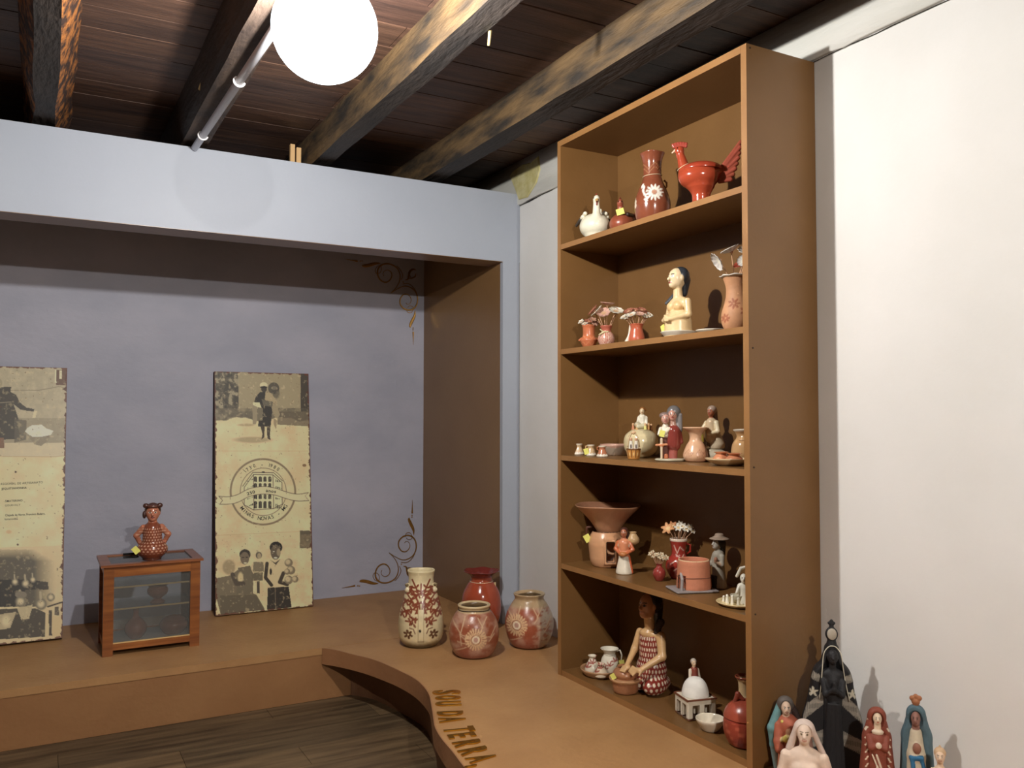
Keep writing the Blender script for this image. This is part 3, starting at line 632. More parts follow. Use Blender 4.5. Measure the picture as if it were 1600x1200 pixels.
def paint1(p):
    grime(p, .4, .8, (218, 202, 160), .6, 21); grime(p, .5, .8, (176, 150, 104), .35, 22, 5, 12)
    p.fr(0, 570, 8.0); p.put((p.Y < 1170).astype(float), (160, 150, 122)); g = fbm(p.X/70, p.Y/70, 7); p.put((p.Y < 1170)*np.clip(g-.35, 0, .5), (188, 176, 142), 1.2)
    p.line([(-700, 350), (200, 345), (480, 345), (620, 320), (740, 295), (840, 330)], 9, (110, 100, 82), .8); p.put(((p.Y > 690) & (p.Y < 1000)).astype(float), (128, 118, 96), .55); p.put(((p.Y > 1000) & (p.Y < 1170)).astype(float), (196, 182, 146), .7)
    p.rect(700, 90, 835, 280, (98, 74, 58)); p.rect(685, 90, 705, 250, (206, 196, 160)); p.rect(742, 95, 775, 200, (200, 190, 155))
    p.poly([(-300, 340), (20, 305), (140, 300), (130, 365), (200, 400), (250, 500), (330, 560), (430, 580), (420, 610), (260, 590), (170, 520), (230, 700), (240, 950), (-300, 980)], (70, 66, 58))
    p.ell(-60, 260, 90, 80, (150, 140, 112)); p.line([(0, 500), (140, 490)], 8, (140, 130, 106)); p.rect(-10, 940, 50, 1070, (120, 92, 70)); p.poly([(180, 700), (330, 720), (330, 960), (180, 1000)], (92, 86, 72), .8)
    p.poly([(400, 690), (425, 600), (465, 600), (440, 690)], (196, 184, 146)); p.poly([(340, 900), (650, 890), (600, 980), (510, 1040), (430, 1020)], (132, 122, 100)); p.poly([(310, 860), (340, 815), (400, 780), (520, 775), (580, 820), (665, 850), (640, 900), (520, 925), (400, 925)], (228, 216, 176))
    p.line([(-700, 1170), (700, 1175), (820, 1160)], 8, (170, 148, 106)); 
    p.fr(0, 720, 8.0); p.put((p.Y > 1110-.03*p.X).astype(float), (190, 172, 130), .6)
    for x, y in ((195, 165), (222, 1075)): p.ell(x, y, 12, 14, (70, 50, 36))
    p.ell(110, 915, 34, 22, (176, 136, 84), .5, soft=.6)
    p.fr(0, 850, 7.5); g = fbm(p.X/80, p.Y/80, 17)
    p.put(((p.Y > 90)).astype(float)*np.clip(1.25-np.maximum(0, (p.X-330)/260)-np.maximum(0, (230-p.Y)/150), 0, 1)*(p.Y < 760), (74, 70, 60), .95)
    p.poly([(-900, 460), (300, 440), (560, 470), (570, 560), (300, 560), (170, 760), (-900, 790)], (44, 42, 38), .9); p.poly([(-900, 830), (220, 780), (420, 780), (530, 830), (530, 1110), (-900, 1200)], (56, 52, 46), .95)
    for x, y, r, b in ((175, 470, 40, 0), (300, 490, 46, 0), (385, 445, 36, 0), (240, 700, 62, 0), (480, 730, 66, 0), (595, 650, 46, 0), (-120, 470, 60, 0), (-320, 480, 60, 0)):
        p.ell(x, y, r, r*1.05, (110, 102, 84), 1, soft=.3); p.ell(x, y-2, r*.6, r*.6, (196, 182, 142), .95, soft=.8); p.line([(x-3, y-r*.9), (x-8, y-r*2.1)], r*.42, (170, 158, 126), .85)
    p.ell(245, 620, 70, 40, (120, 112, 94)); p.poly([(200, 780), (385, 735), (340, 900), (250, 915)], (176, 162, 124)); p.poly([(0, 850), (190, 820), (120, 1010), (20, 1030), (-200, 1010), (-260, 850)], (168, 154, 118)); p.ell(70, 930, 50, 60, (206, 192, 150), .8, soft=.8)
    p.line([(560, 760), (700, 715), (760, 700)], 18, (60, 54, 46)); p.rect(540, 850, 570, 1100, (206, 178, 132)); p.rect(610, 870, 720, 1110, (204, 174, 126)); p.rect(572, 800, 608, 1100, (70, 62, 52)); p.rect(640, 760, 690, 860, (90, 80, 66))
    grime(p, .62, .75, (206, 188, 142), .25, 41, 40, 90); rust_edges(p)
tb = [('REGIONAL DE ARTESANATO', (1.0, 761.3), 3.3, -2.6, 1.02, .005), ('JEQUITINHONHA', (2.5, 768.6), 3.1, -2.6, 1.1, .02), ('SMATERINO', (8, 788), 3.2, -3, 1.05, .015), ('GOURVALY', (7.5, 794.8), 3.0, -3, 1.05, .0),
      ('Chapada do Norte, Francisco Badaro,', (8, 810), 3.3, -2.4, .78, .02), ('Itamarandiba', (7, 816), 3.1, -2.4, .85, .01), ('es', (-6, 811), 3.2, -2, .9, .02), ('MUSEU', (-40, 763), 3.2, -2.6, 1.1, .01)]
x1b = on('z', 0, 97.3, 1000); x1 = x1b[0]; c1 = [None]*4
pr = on('y', 4.64, 104, 578); zt = pr[2]
c1 = [np.array([x1-.54, 4.64, zt]), np.array([x1+.004, 4.64, zt]), np.array([x1, x1b[1], 0]), np.array([x1-.54, x1b[1], 0])]
board('photo_board', 'photo board cut by the left edge of view, grain bowl above and pots below', c1, .047, YB, paint1, 200, 520, [t for t in tb if t[0] != 'MUSEU'])
# ------------------------------------------------------------------ glass case with little pots
vx, vy = -1.915, 3.972
vc = thing('display_case', 'small cedar framed glass display case standing in the niche', 'display case', (vx, vy, 0))
M_gl, N, L, b = ntmat('case_glass'); N.remove(b)
tr = N.new('ShaderNodeBsdfTransparent'); tr.inputs[0].default_value = (.93, .95, .95, 1); gls = N.new('ShaderNodeBsdfGlossy'); gls.inputs['Roughness'].default_value = .03; df = N.new('ShaderNodeBsdfDiffuse'); df.inputs[0].default_value = (.5, .52, .5, 1)
lw = N.new('ShaderNodeFresnel'); lw.inputs[0].default_value = 1.5; mx = N.new('ShaderNodeMixShader'); L.new(lw.outputs[0], mx.inputs[0]); L.new(tr.outputs[0], mx.inputs[1]); L.new(gls.outputs[0], mx.inputs[2])
m2 = N.new('ShaderNodeMixShader'); m2.inputs[0].default_value = .1; L.new(mx.outputs[0], m2.inputs[1]); L.new(df.outputs[0], m2.inputs[2]); L.new(m2.outputs[0], N['Material Output'].inputs[0])  # grey diffuse share stands in for milky reflections on the panes
Wv, Dv, Hv = .402, .30, .388; pw = .042
for x in (0, Wv-pw):
    for y in (0, Dv-.03): box('post', x, x+pw, y, y+.03, 0, Hv, M_wood, vc, .0015)
for y in (.002, Dv-.022):
    box('rail', pw, Wv-pw, y, y+.02, .024, .052, M_woodh, vc, .001); box('rail', pw, Wv-pw, y, y+.02, Hv-.045, Hv, M_woodh, vc, .001)
for x in (.004, Wv-.024):
    box('side_rail', x, x+.02, .03, Dv-.03, .024, .052, M_woodh, vc, .001); box('side_rail', x, x+.02, .03, Dv-.03, Hv-.04, Hv, M_woodh, vc, .001)
M_wtop = tone('varnished_top_frame', (150, 92, 56), .15, 14, .3, .05, 50, stretch=(.3, 3, 3), base2=(116, 66, 42))
for a in ((-.012, Wv+.012, -.012, .026), (-.012, Wv+.012, Dv-.026, Dv+.012), (-.012, .03, .0262, Dv-.0262), (Wv-.03, Wv+.012, .0262, Dv-.0262)): box('top_frame', a[0], a[1], a[2], a[3], Hv, Hv+.011, M_wtop, vc, .001)
box('top_glass', .03, Wv-.03, .0262, Dv-.0262, Hv+.002, Hv+.006, M_gl, vc)
box('front_glass', pw, Wv-pw, .012, .015, .052, Hv-.045, M_gl, vc); box('back_glass', pw, Wv-pw, Dv-.015, Dv-.012, .052, Hv-.045, M_gl, vc)
for x in (.012, Wv-.015): box('side_glass', x, x+.003, .03, Dv-.03, .052, Hv-.04, M_gl, vc)
M_wedge = flat('pale_wood_edge', (214, 178, 120), .5)
box('bottom_panel', .03, Wv-.03, .022, Dv-.022, .04, .0455, tone('case_bottom', (150, 150, 146), .05, 10, .4, 0), vc)
for z in (.192, .288):
    s_ = box('glass_shelf', .026, Wv-.026, .04, Dv-.022, z, z+.004, M_gl, vc); box('shelf_edge', .026, Wv-.026, .034, .04, z-.001, z+.0055, M_wedge, s_)
box('door_track', pw, Wv-pw, .0, .01, .052, .056, M_wedge, vc); box('slide_latch', .098, .165, Dv-.04, Dv-.03, Hv+.011, Hv+.018, M_dark, vc)
def clay_in_case(name, lab, cat, u, v, z, y, prof, s, colr):
    p = on('y', y, u, v); t = thing(name, lab, cat, (p[0], y, z), bearing(p[0], y), 'small clay pots inside the glass case'); K = 1/s
    lathe('body', prof, K, VSHINE, t, 32, col=colr, n=5); return t, K
clay_in_case('bottle_vase', 'round brown clay bottle vase in the glass case, lower left', 'vase', 212, 990, .046, 4.07, [(7, 0), (9, 1), (15.5, 10), (15.5, 20), (10, 28), (4.6, 33), (4.2, 44), (6.5, 47.5), (5.6, 47), (3.4, 43), (3.4, 36)], 343, (150, 84, 60))
t, K = clay_in_case('lidded_bowl', 'brown clay lidded bowl in the glass case, lower right', 'bowl', 271, 987, .046, 4.08, [(10, 0), (14, 1.2), (20, 9), (21, 17), (16, 22), (18, 22.5), (10, 28), (0, 30)], 343, (140, 80, 58))
clay_in_case('footed_bowl', 'brown clay footed bowl on the glass shelf of the case', 'bowl', 246, 943, .196, 4.08, [(11, 0), (11, 2), (6, 5), (7, 7), (14, 13), (15.5, 20), (13, 24.5), (15.6, 27), (14, 26.5), (10, 22), (0, 15)], 343, (146, 84, 60))
# girl figurine on the case
p = on('y', 4.035, 237.5, 873); t = thing('girl_figurine', 'clay girl figurine with dotted brown dress, hands behind, on the glass case', 'figurine', (p[0], 4.035, .3995), bearing(p[0], 4.035)); K = 1/343
DB = (138, 72, 48)
def dots(P, C):
    m = (P[:, 2] < 50) & (P[:, 2] > 11) & (np.abs(P[:, 0]) < 24)
    a = np.arctan2(P[:, 0], -P[:, 1])*14/4.2; b = P[:, 2]/4.2; q = (a+.5*(np.floor(b) % 2)) % 1-.5; w = b % 1-.5
    s = m & (q**2+w**2 < .075); C = C.copy(); C[s] = lin((214, 160, 130)); return C
hd, sp = head((0, 0, 72), 13, (196, 122, 92), lips=(120, 50, 40))
fig('body', [('e', (0, 0, 16), (23, 21, 15), DB), ('c', (0, 0, 3), (0, 0, 6), 14, 15, (96, 52, 38)), ('c', (0, 0, 24), (0, 0, 46), 15, 13.5, DB), ('c', (0, 0, 46), (0, 0, 62), 8, 6, (196, 122, 92)),
             ('c', (-13, 0, 50), (-23, 3, 38), 5, 4.2, (190, 116, 86)), ('c', (-23, 3, 38), (-17, 8, 24), 4.2, 3.4, (190, 116, 86)), ('c', (13, 0, 50), (23, 3, 38), 5, 4.2, (190, 116, 86)), ('c', (23, 3, 38), (17, 8, 24), 4.2, 3.4, (190, 116, 86)), ('b', (0, 0, -3), (30, 30, 3), None, 0)][:-1]+hd, K, t, VSHINE, .75, 2.0, sp, dots)
fig('hair', [('e', (0, 5, 76), (12, 10, 12), (78, 46, 38)), ('e', (-10, -2, 84), (4.5, 4, 4), (78, 46, 38)), ('e', (10, -2, 84), (4.5, 4, 4), (78, 46, 38)), ('e', (-12, 0, 70), (3, 4, 6), (70, 42, 36)), ('e', (0, -7, 83), (8, 4, 3), (92, 54, 42))], K, t, None, .7, 2)
price_tag(t, (-23, -23, 19), K, 5.5, 40)
# ------------------------------------------------------------------ four big pots on the bench
def pot(name, label, cat, u, v, z, s, rot=0, group=None, depth=0):
    p = on('z', z, u, v); k = ray(u, v); d = np.array([k[0], k[1]]); d /= np.linalg.norm(d); x, y = p[0]+d[0]*depth, p[1]+d[1]*depth
    return thing(name, label, cat, (x, y, z+.0005), bearing(x, y)+rot, group), 1/s
def atp(name, label, cat, x, y, z, s, rot=0, group=None):
    return thing(name, label, cat, (x, y, z+.0005), bearing(x, y)+math.radians(rot), group), 1/s
def potA(p):
    BR = (140, 66, 38); p.fr(0, 0, 1); X = p.X; p.X = np.abs(X); p.U = X
    g = fbm(X/3.4+30, p.Y/3.4, 3, 2)
    for pts in ([(1, 50), (3, 70), (10, 82), (22, 92), (28, 104)], [(3, 66), (15, 72), (28, 76)], [(2, 80), (8, 94), (14, 106)], [(2, 60), (14, 62), (26, 58), (32, 50)], [(12, 72), (22, 84)], [(0, 84), (0, 100)], [(8, 50), (16, 44), (24, 44)], [(20, 60), (24, 50)], [(24, 92), (14, 96)], [(20, 76), (30, 66), (33, 60)]):
        q = [tuple(a[:2]) for a in spline([(a, b, 0) for a, b in pts], 4)]; p.line(q, 2.6, BR)
        for i in range(2, len(q)-1, 3):
            (x0, y0), (x1, y1) = q[i-1], q[i]; a = math.atan2(y1-y0, x1-x0)
            for sgn in (-1, 1): p.ell(x0+4*math.cos(a+sgn*1.1), y0+4*math.sin(a+sgn*1.1), 3.2, 1.5, BR, 1, math.degrees(a+sgn*1.1))
    for i in range(26):
        rx = rng.uniform(6, 32); ry = rng.uniform(42, 92)
        if rx < 36-(ry-50)*.22: p.ell(rx, ry, 3.2, 1.6, BR, .95, rng.uniform(0, 180))
    p.rect(0, 12, 4.4, 62, (232, 214, 166)); p.line([(4.4, 12), (4.4, 62)], .8, (170, 140, 96)); p.line([(0, 13), (4.4, 13)], .8, (150, 120, 80))
    for c, s in (((-20, 24), 1),):
        for k in range(6): a = k*PI/3+.3; p.ell(20+4.6*math.cos(a), 24+4.6*math.sin(a), 3.3, 1.9, (106, 66, 36), 1, math.degrees(a))
    p.line([(9, 26), (12, 33), (18, 34)], 1.6, (120, 62, 34)); p.ell(10, 38, 3.4, 1.7, (120, 62, 34), 1, 60); p.ell(14, 41, 3.4, 1.6, (120, 62, 34), 1, 120)
    p.X = X; p.ell(-1.5, 30, 2.0, 2.2, (20, 14, 10))
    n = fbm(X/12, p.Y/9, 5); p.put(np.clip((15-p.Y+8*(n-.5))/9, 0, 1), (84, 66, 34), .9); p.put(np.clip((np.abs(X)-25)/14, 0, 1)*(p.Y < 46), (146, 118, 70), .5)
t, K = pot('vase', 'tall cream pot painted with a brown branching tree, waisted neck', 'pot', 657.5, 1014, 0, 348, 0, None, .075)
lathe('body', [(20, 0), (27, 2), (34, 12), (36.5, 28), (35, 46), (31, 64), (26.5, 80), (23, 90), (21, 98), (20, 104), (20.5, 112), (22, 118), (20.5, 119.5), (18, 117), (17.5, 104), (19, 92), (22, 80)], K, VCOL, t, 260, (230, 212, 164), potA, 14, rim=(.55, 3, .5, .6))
for sx in (-1, 1): fig('bird_handle', [('e', (sx*20.5, -6, 96), (5, 5, 3.6), (222, 204, 160)), ('e', (sx*21, -9, 89), (5, 4.5, 4.5), (228, 212, 170)), ('c', (sx*22, -10, 97), (sx*25, -11, 98), 2.2, 1.2, (120, 100, 60))], K, t, None, .7, 1.5, [((sx*21, -11, 97), 1.1, (30, 24, 18))])
t, K = pot('vase', 'red-orange clay pot with wide dark red ruffled collar, behind the others', 'pot', 752, 985, 0, 333, 0, None, .05)
def potR(p): p.fr(0, 0, 1); p.put((p.Y > 84).astype(float), (128, 48, 40)); p.put((p.idx > .64).astype(float), (120, 44, 38)); p.ring(0, 78, 1, 0, TERRA, 0)
lathe('body', [(18, 0), (26, 4), (32, 22), (33, 40), (30, 58), (23, 72), (18.5, 78), (17.5, 84), (20, 88), (27, 92.5), (30, 93.5), (28, 94.5), (18, 88), (15, 80), (20, 66)], K, VSHINE, t, 120, (168, 70, 38), potR, 8, rim=(.6, 6, 1.3, 1.6))
tube('cord', [(19.2*K*math.cos(a), 19.2*K*math.sin(a), (77.5+.8*math.sin(a))*K) for a in np.linspace(0, 2*PI, 30)[:-1]], .5*K, STRINGM, t, 6, True)
tg = box('paper_tag', 21*K, 24*K, -6*K, -5.6*K, 66*K, 76*K, flat('buff_tag', (206, 178, 130), .7), t)
def sunpot(cx, cy, mottle):
    def f(p):
        p.fr(0, 0, 1); X, Y = p.X, p.Y
        n = fbm(X/14+3, Y/11, 21+mottle); p.put(np.clip((n-.45)*3.5+(.9 if mottle else 0)*np.clip((X-2)/16, 0, 1)-(.2 if mottle else 0), 0, 1), (206, 168, 140), .75)
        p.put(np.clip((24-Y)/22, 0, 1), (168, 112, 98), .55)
        if mottle:
            p.put(np.clip((X-12)/10, 0, 1)*(n > .42), (196, 186, 164), .7); p.put(np.clip((fbm(X/6, Y/4, 77)-.6)*8, 0, 1)*(X > -5), (160, 74, 44), .8); p.put(np.clip((Y-62)/6, 0, 1), (190, 166, 122), .8)
        else: p.put(np.clip((Y-70)/3, 0, 1), (214, 188, 140))
        for q in ([(-36, 62), (-22, 44), (-20, 24)], [(-14, 68), (-22, 40), (-8, 30)], [(-22, 42), (-4, 36)], [(6, 66), (14, 52), (8, 44)], [(20, 66), (12, 52)], [(12, 40), (26, 36), (34, 50)], [(-26, 30), (-8, 26)], [(24, 30), (32, 40)], [(-30, 14), (-12, 22)]): p.line([(a, b) for a, b in q], 1.7, (222, 190, 150), .75)
        p.daisy(cx, cy, 6.5, 17.5, 22, (226, 186, 138), .66); p.ell(cx, cy, 9.5, 9.8, (226, 186, 138)); p.ring(cx, cy, 7.3, 1.2, (150, 74, 46)); p.ell(cx, cy, 6, 6.2, (240, 222, 190)); p.ell(cx, cy, 3.6, 3.8, (196, 150, 128))
        p.put(((p.idx > .70)).astype(float), (112, 88, 58))
    return f
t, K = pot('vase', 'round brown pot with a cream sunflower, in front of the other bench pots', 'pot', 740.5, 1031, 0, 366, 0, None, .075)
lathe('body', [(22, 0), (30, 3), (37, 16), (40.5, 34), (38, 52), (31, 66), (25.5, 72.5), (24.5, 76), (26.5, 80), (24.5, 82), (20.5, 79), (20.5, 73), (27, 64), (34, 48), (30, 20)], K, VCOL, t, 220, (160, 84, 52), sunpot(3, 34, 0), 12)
tube('neck_cord', [(25.6*K*math.cos(a), 25.6*K*math.sin(a), (74.5+.5*math.sin(3*a))*K) for a in np.linspace(0, 2*PI, 40)[:-1]], .7*K, flat('dark_cord', (60, 44, 30), .8), t, 6, True)
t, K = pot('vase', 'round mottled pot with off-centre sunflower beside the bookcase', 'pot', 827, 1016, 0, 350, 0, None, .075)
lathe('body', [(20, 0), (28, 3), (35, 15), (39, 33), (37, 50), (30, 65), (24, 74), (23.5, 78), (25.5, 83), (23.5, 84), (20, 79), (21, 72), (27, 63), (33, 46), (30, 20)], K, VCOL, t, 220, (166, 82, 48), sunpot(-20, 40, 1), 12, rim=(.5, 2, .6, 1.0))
# ================================================================== figures in the bookcase
G5 = 'clay pieces on the top shelf'
# ---- top shelf
t, K = atp('hen_jar', 'white glazed clay hen facing the room, leftmost on the top shelf', 'figurine', -.22, 2.655, Z5, 385, 8)
HW = (232, 226, 200); DG = (70, 62, 54)
fig('body', [('e', (0, 4, 23), (24, 27, 20), HW), ('c', (0, 0, 2), (0, 0, 7), 13, 15, HW), ('c', (0, -14, 34), (0, -13, 60), 6.5, 4.6, HW), ('e', (0, -15, 62), (4.6, 6, 5.5), HW), ('c', (0, -19, 60), (0, -24, 57), 2, .8, (190, 150, 90))], K, t, VCOL, .8, 4,
    [((-4.4, -16, 63), 1.5, DG), ((4.4, -16, 63), 1.5, DG), ((0, -20, 54), (2, 3, 4), (120, 50, 36))])
for s_ in (-1, 1):
    for i in range(3): fig('wing', [('c', (s_*(16+i*3), -2+i*5, 42-i*4), (s_*(21+i*3), 14+i*4, 36-i*4), 3.2, 2.2, HW if i < 2 else DG)], K, t, None, .7, 2)
fig('tail', [('c', (8+6*i, 20, 36), (12+6*i, 26, 54-3*i), 4.5, 2.5, HW if i != 1 else DG) for i in range(3)], K, t, None, .8, 1.5)
fig('comb', [('c', (0, -15, 66), (0, -12, 70), 1.6, 1.2, (150, 60, 40))], K, t, None, .6, 1)
t, K = atp('bird_pot', 'small reddish bird pot with yellow tag, between white hen and tall vase', 'figurine', -.17, 2.541, Z5, 394)
fig('body', [('e', (0, 2, 20), (20, 19, 17), (150, 74, 46)), ('c', (0, 0, 2), (0, 0, 8), 10, 13, (150, 74, 46)), ('c', (-2, -4, 32), (-3, -6, 50), 5, 4.6, (150, 70, 46)), ('e', (-3, -8, 52), (4, 5.5, 5), (162, 84, 58)), ('c', (14, 8, 30), (24, 12, 36), 7, 4, (118, 60, 44)), ('c', (-3, -6, 56), (-3, -4, 60), 2, 1.5, (110, 50, 36))], K, t, VCOL, .8, 3, [((-6, -12, 53), 1.5, (20, 14, 10)), ((0, -12, 53), 1.5, (20, 14, 10))])
fig('wing', [('c', (9, -12, 32), (16, 2, 34), 3.5, 2.5, (60, 44, 36))], K, t, None, .7, 2)
price_tag(t, (-3, -15, 36), K, 6, -75, None)
t, K = atp('daisy_vase', 'tall brown long-necked vase with white daisy, centre of top shelf', 'vase', -.2, 2.312, Z5, 420)
def dvase(p):
    p.fr(0, 0, 1); [p.ell(3+8.6*math.cos(a), 45+8.6*math.sin(a), 5.4, 1.75, (240, 232, 216), 1, math.degrees(a)) for a in np.linspace(0, 2*PI, 14)[:-1]]; p.ell(3, 45, 3.6, 3.6, (196, 140, 110)); p.ring(3, 45, 3.8, .6, (150, 90, 70))
    for x, y, r in ((-13, 54, 80), (-14, 49, 100), (-12, 43, 120), (-9, 37, 130), (-15, 58, 70), (-10, 33, 140)): p.ell(x, y, 4, 1.7, (236, 228, 212), 1, r)
    for x, y in ((-26, 34), (-26, 28), (-27, 40), (25, 40)): p.ell(x, y, 1.6, 3.5, (226, 208, 180))
    for y in (82, 88): p.line([(-14, y+6), (-6, y-4), (4, y+6), (14, y-2)], .5, (206, 160, 110), .8)
lathe('body', [(17, 0), (24, 6), (27.5, 22), (27, 38), (21, 56), (15.5, 68), (14, 78), (14.5, 95), (17, 106), (19, 111), (17.5, 111), (13, 100), (12, 80), (14, 68), (22, 48)], K, VSHINE, t, 170, (134, 70, 44), dvase, 10, rim=(.55, 4, 1.6, 1.8))
tube('twine', [(14.6*K*math.cos(a), 14.6*K*math.sin(a), (76+1.2*math.sin(a+1))*K) for a in np.linspace(0, 2*PI, 30)[:-1]], .45*K, STRINGM, t, 5, True)
tube('handle', [(x*K, 4*K, z*K) for x, z in ((18, 70), (22, 66), (22, 60), (19, 56))], 1.6*K, TAGM if 0 else flat('pale_loop', (196, 160, 110), .6), t, 6)
t, K = atp('rooster_dish', 'glossy red-orange clay rooster dish with fan tail, rightmost on top shelf', 'figurine', -.2, 2.046, Z5, 453, 0)
RO = (172, 66, 34); z0 = 10
fig('body', [('e', (-3, 0, 52), (32, 26, 21), RO), ('c', (0, 0, 2+z0*0), (0, 0, 26), 15, 12, RO), ('c', (0, 0, 22), (0, 0, 34), 13, 20, RO), ('c', (-24, 0, 60), (-32, 0, 92), 10, 5.2, RO), ('e', (-33, 0, 96), (7, 5.5, 6.5), RO), ('c', (22, 0, 60), (34, 0, 62), 10, 6, RO)], K, t, VSHINE, .9, 5, [((-36, -5, 98), 1.5, (60, 20, 14)), ((-36, 5, 98), 1.5, (60, 20, 14))])
fig('lid', [('e', (1, 0, 63), (31, 25, 12), (164, 58, 32)), ('B', (2, 0, 53), (60, 60, 8), None, 0)], K, t, VSHINE, .8, 1)
fig('comb', [('c', (-41+i*3.6, 0, 101+1.5*math.sin(i*.6)), (-43+i*4.2, 0, 105+2*math.sin(i*.6)), 2.6, 2.2, (166, 66, 50)) for i in range(6)], K, t, None, .7, 2)
fig('beak', [('c', (-39, 0, 96), (-44, 0, 92), 2.2, 1, (232, 190, 160))], K, t, None, .6, 1); fig('wattle', [('c', (-36, 0, 90), (-34, 0, 84), 2.2, 2.8, (200, 84, 66))], K, t, None, .7, 1)
TF = [('c', (28, 0, 60-2.2*i), (60-10*(i/8)**2*1.5, (i % 2-.5)*1.2, 110-8.2*i-(6 if i == 0 else 0)), 3.2, 3.4 if i else 1.6, (166, 76+3*(i % 2), 56)) for i in range(9)]
fig('tail_fan', TF, K, t, VCOL, .8, .8)
tube('twine', [((-27+9*math.cos(a))*K, 9*math.sin(a)*K, (68+5*math.cos(a))*K) for a in np.linspace(0, 2*PI, 30)[:-1]], .5*K, STRINGM, t, 5, True)
# ---- flowers
def flower(parent, K, b, c, R, d, col, colc, nm='flower', cup=.25, waves=9, petals=False):
    """clay flower head on a stem: c = centre of the head, d = facing direction"""
    d = Vector(d).normalized(); a = d.orthogonal().normalized(); bb_ = d.cross(a); V = []; F = []; C = []; nr, ns = 4, 36
    for s_, hh in ((1, 0), (-1, -.9)):
        for i in range(nr+1):
            for k in range(ns):
                q = 2*PI*k/ns; r = R*i/nr; w = (1+(.28 if petals else .07)*math.cos(waves*q)*(i/nr)**2); h = cup*R*(i/nr)**1.6+hh*(1.6 if i < nr else 1)
                V.append((Vector(c)+a*(math.cos(q)*r*w)+bb_*(math.sin(q)*r*w)+d*h)*K); C.append(lin(colc) if i < 2 and s_ > 0 else lin([x*(1 if k % 4 < 2 else .9) for x in col]))
    n1 = (nr+1)*ns
    for o_, rev in ((0, False), (n1, True)):
        for i in range(nr):
            for k in range(ns):
                f = (o_+i*ns+k, o_+i*ns+(k+1) % ns, o_+(i+1)*ns+(k+1) % ns, o_+(i+1)*ns+k); F.append(f[::-1] if not rev else f)
    for k in range(ns): F.append((nr*ns+k, nr*ns+(k+1) % ns, n1+nr*ns+(k+1) % ns, n1+nr*ns+k))
    o = mesh_obj(nm, V, F, VMATT, parent, True, C)
    m_ = (Vector(b)+Vector(c))*.5+Vector((0, 0, 1.5)); cc = Vector(c)-d*1.2
    st = tube('stem', [tuple(Vector(b)*K), tuple(m_*K), tuple(cc*K)], .7*K, M_stem, parent, 6)
    fig_ = lathe('calyx', [(1, -3), (2.4, -1.2), (2.6, 0), (0, .4)], K, M_stem, parent, 10); fig_.matrix_local = Matrix.Translation(cc*K) @ d.to_track_quat('Z', 'Y').to_matrix().to_4x4()
    return o
M_stem = flat('pale_clay_stem', (204, 160, 126), .6)
PK = (208, 160, 140); IV = (226, 218, 196); BRN = (164, 98, 72)
# ---- second shelf from the top
t, K = atp('flower_pot', 'small orange clay pot of short white and brown flowers, leftmost of its shelf', 'vase', -.24, 2.674, Z4, 387, 0, 'clay vases of flowers on the second shelf')
def star(p):
    p.fr(0, 0, 1)
    for k in range(-2, 3): p.line([(k*9-4, 4), (k*9, 9), (k*9+4, 4)], 1, (222, 140, 92)); p.line([(k*9-4, 14), (k*9, 19), (k*9+4, 14)], 1, (222, 140, 92))
lathe('body', [(8.5, 0), (9.5, 2), (13.5, 11), (12, 15), (9.6, 19), (9.4, 30), (11, 35), (9.5, 35.5), (7.5, 30), (7.5, 20)], K, VCOL, t, 80, (200, 110, 66), star, 6, rim=(.5, 5, .3, .8))
for s_ in (-1, 1): fig('lug', [('c', (s_*11, 0, 14), (s_*15, 0, 12), 2.6, 1.5, (200, 110, 66))], K, t, None, .6, 1)
for x, y, z, R, c in ((-12, -3, 41, 4.5, IV), (-6, -5, 38, 4.5, IV), (0, -4, 41, 4.5, BRN), (6, -2, 44, 5.5, (200, 150, 124)), (11, 1, 40, 4.5, PK), (-3, 4, 43, 4, BRN), (9, -4, 37, 4, PK)): flower(t, K, (x*.35, y*.35, 30), (x, y, z), R, (x*.05, -.6, .8), c, (190, 140, 100), petals=True, waves=5)
t, K = atp('flower_vase', 'striped pink round vase of wide pink flower discs on tall stems, second of its shelf', 'vase', -.23, 2.567, Z4, 396, 0, 'clay vases of flowers on the second shelf')
def stripes(p):
    p.fr(0, 0, 1); th = np.arctan2(p.X, -p.D); p.put((((th*9+p.Y*.06*np.sin(th*3)) % 1 > .5) & (p.Y < 22)).astype(float), (234, 200, 178))
lathe('body', [(7, 0), (10, 2), (13, 10), (11.5, 17), (8, 22), (7.6, 26), (9.5, 31), (8.3, 31.3), (6.4, 26), (7, 21)], K, VCOL, t, 96, (186, 98, 74), stripes, 6)
fig('bow', [('c', (-4, -9, 21), (-11, -11, 17), 1.6, 1, (206, 190, 140)), ('c', (-4, -9, 21), (-9, -11, 25), 1.6, 1, (206, 190, 140)), ('c', (3, -8.5, 22), (-4, -9, 21), 1, 1.4, (206, 190, 140))], K, t, None, .5, 1)
for x, y, z, R, d, c in ((2, 2, 66, 11, (.1, -.12, 1), PK), (-20, 2, 56, 10, (-.75, -.15, .65), BRN), (-14, -2, 54, 11, (-.7, -.15, .7), IV), (-4, -6, 51, 10.5, (-.1, -.75, .7), PK), (15, -3, 54, 11.5, (.15, -.5, .85), IV), (20, 8, 58, 7, (.4, -.3, .8), BRN)): flower(t, K, (x*.25, y*.2, 27), (x, y, z), R, d, c, (190, 150, 110))
t, K = atp('flower_vase', 'plain terracotta vase packed with small flowers, white strip at its left side', 'vase', -.2, 2.412, Z4, 412, 0, 'clay vases of flowers on the second shelf')
lathe('body', [(10, 0), (12.5, 4), (12.5, 10), (9.5, 22), (10, 28), (11, 30), (9.5, 30), (8, 22)], K, VCOL, t, 48, (196, 96, 62), None, 6)
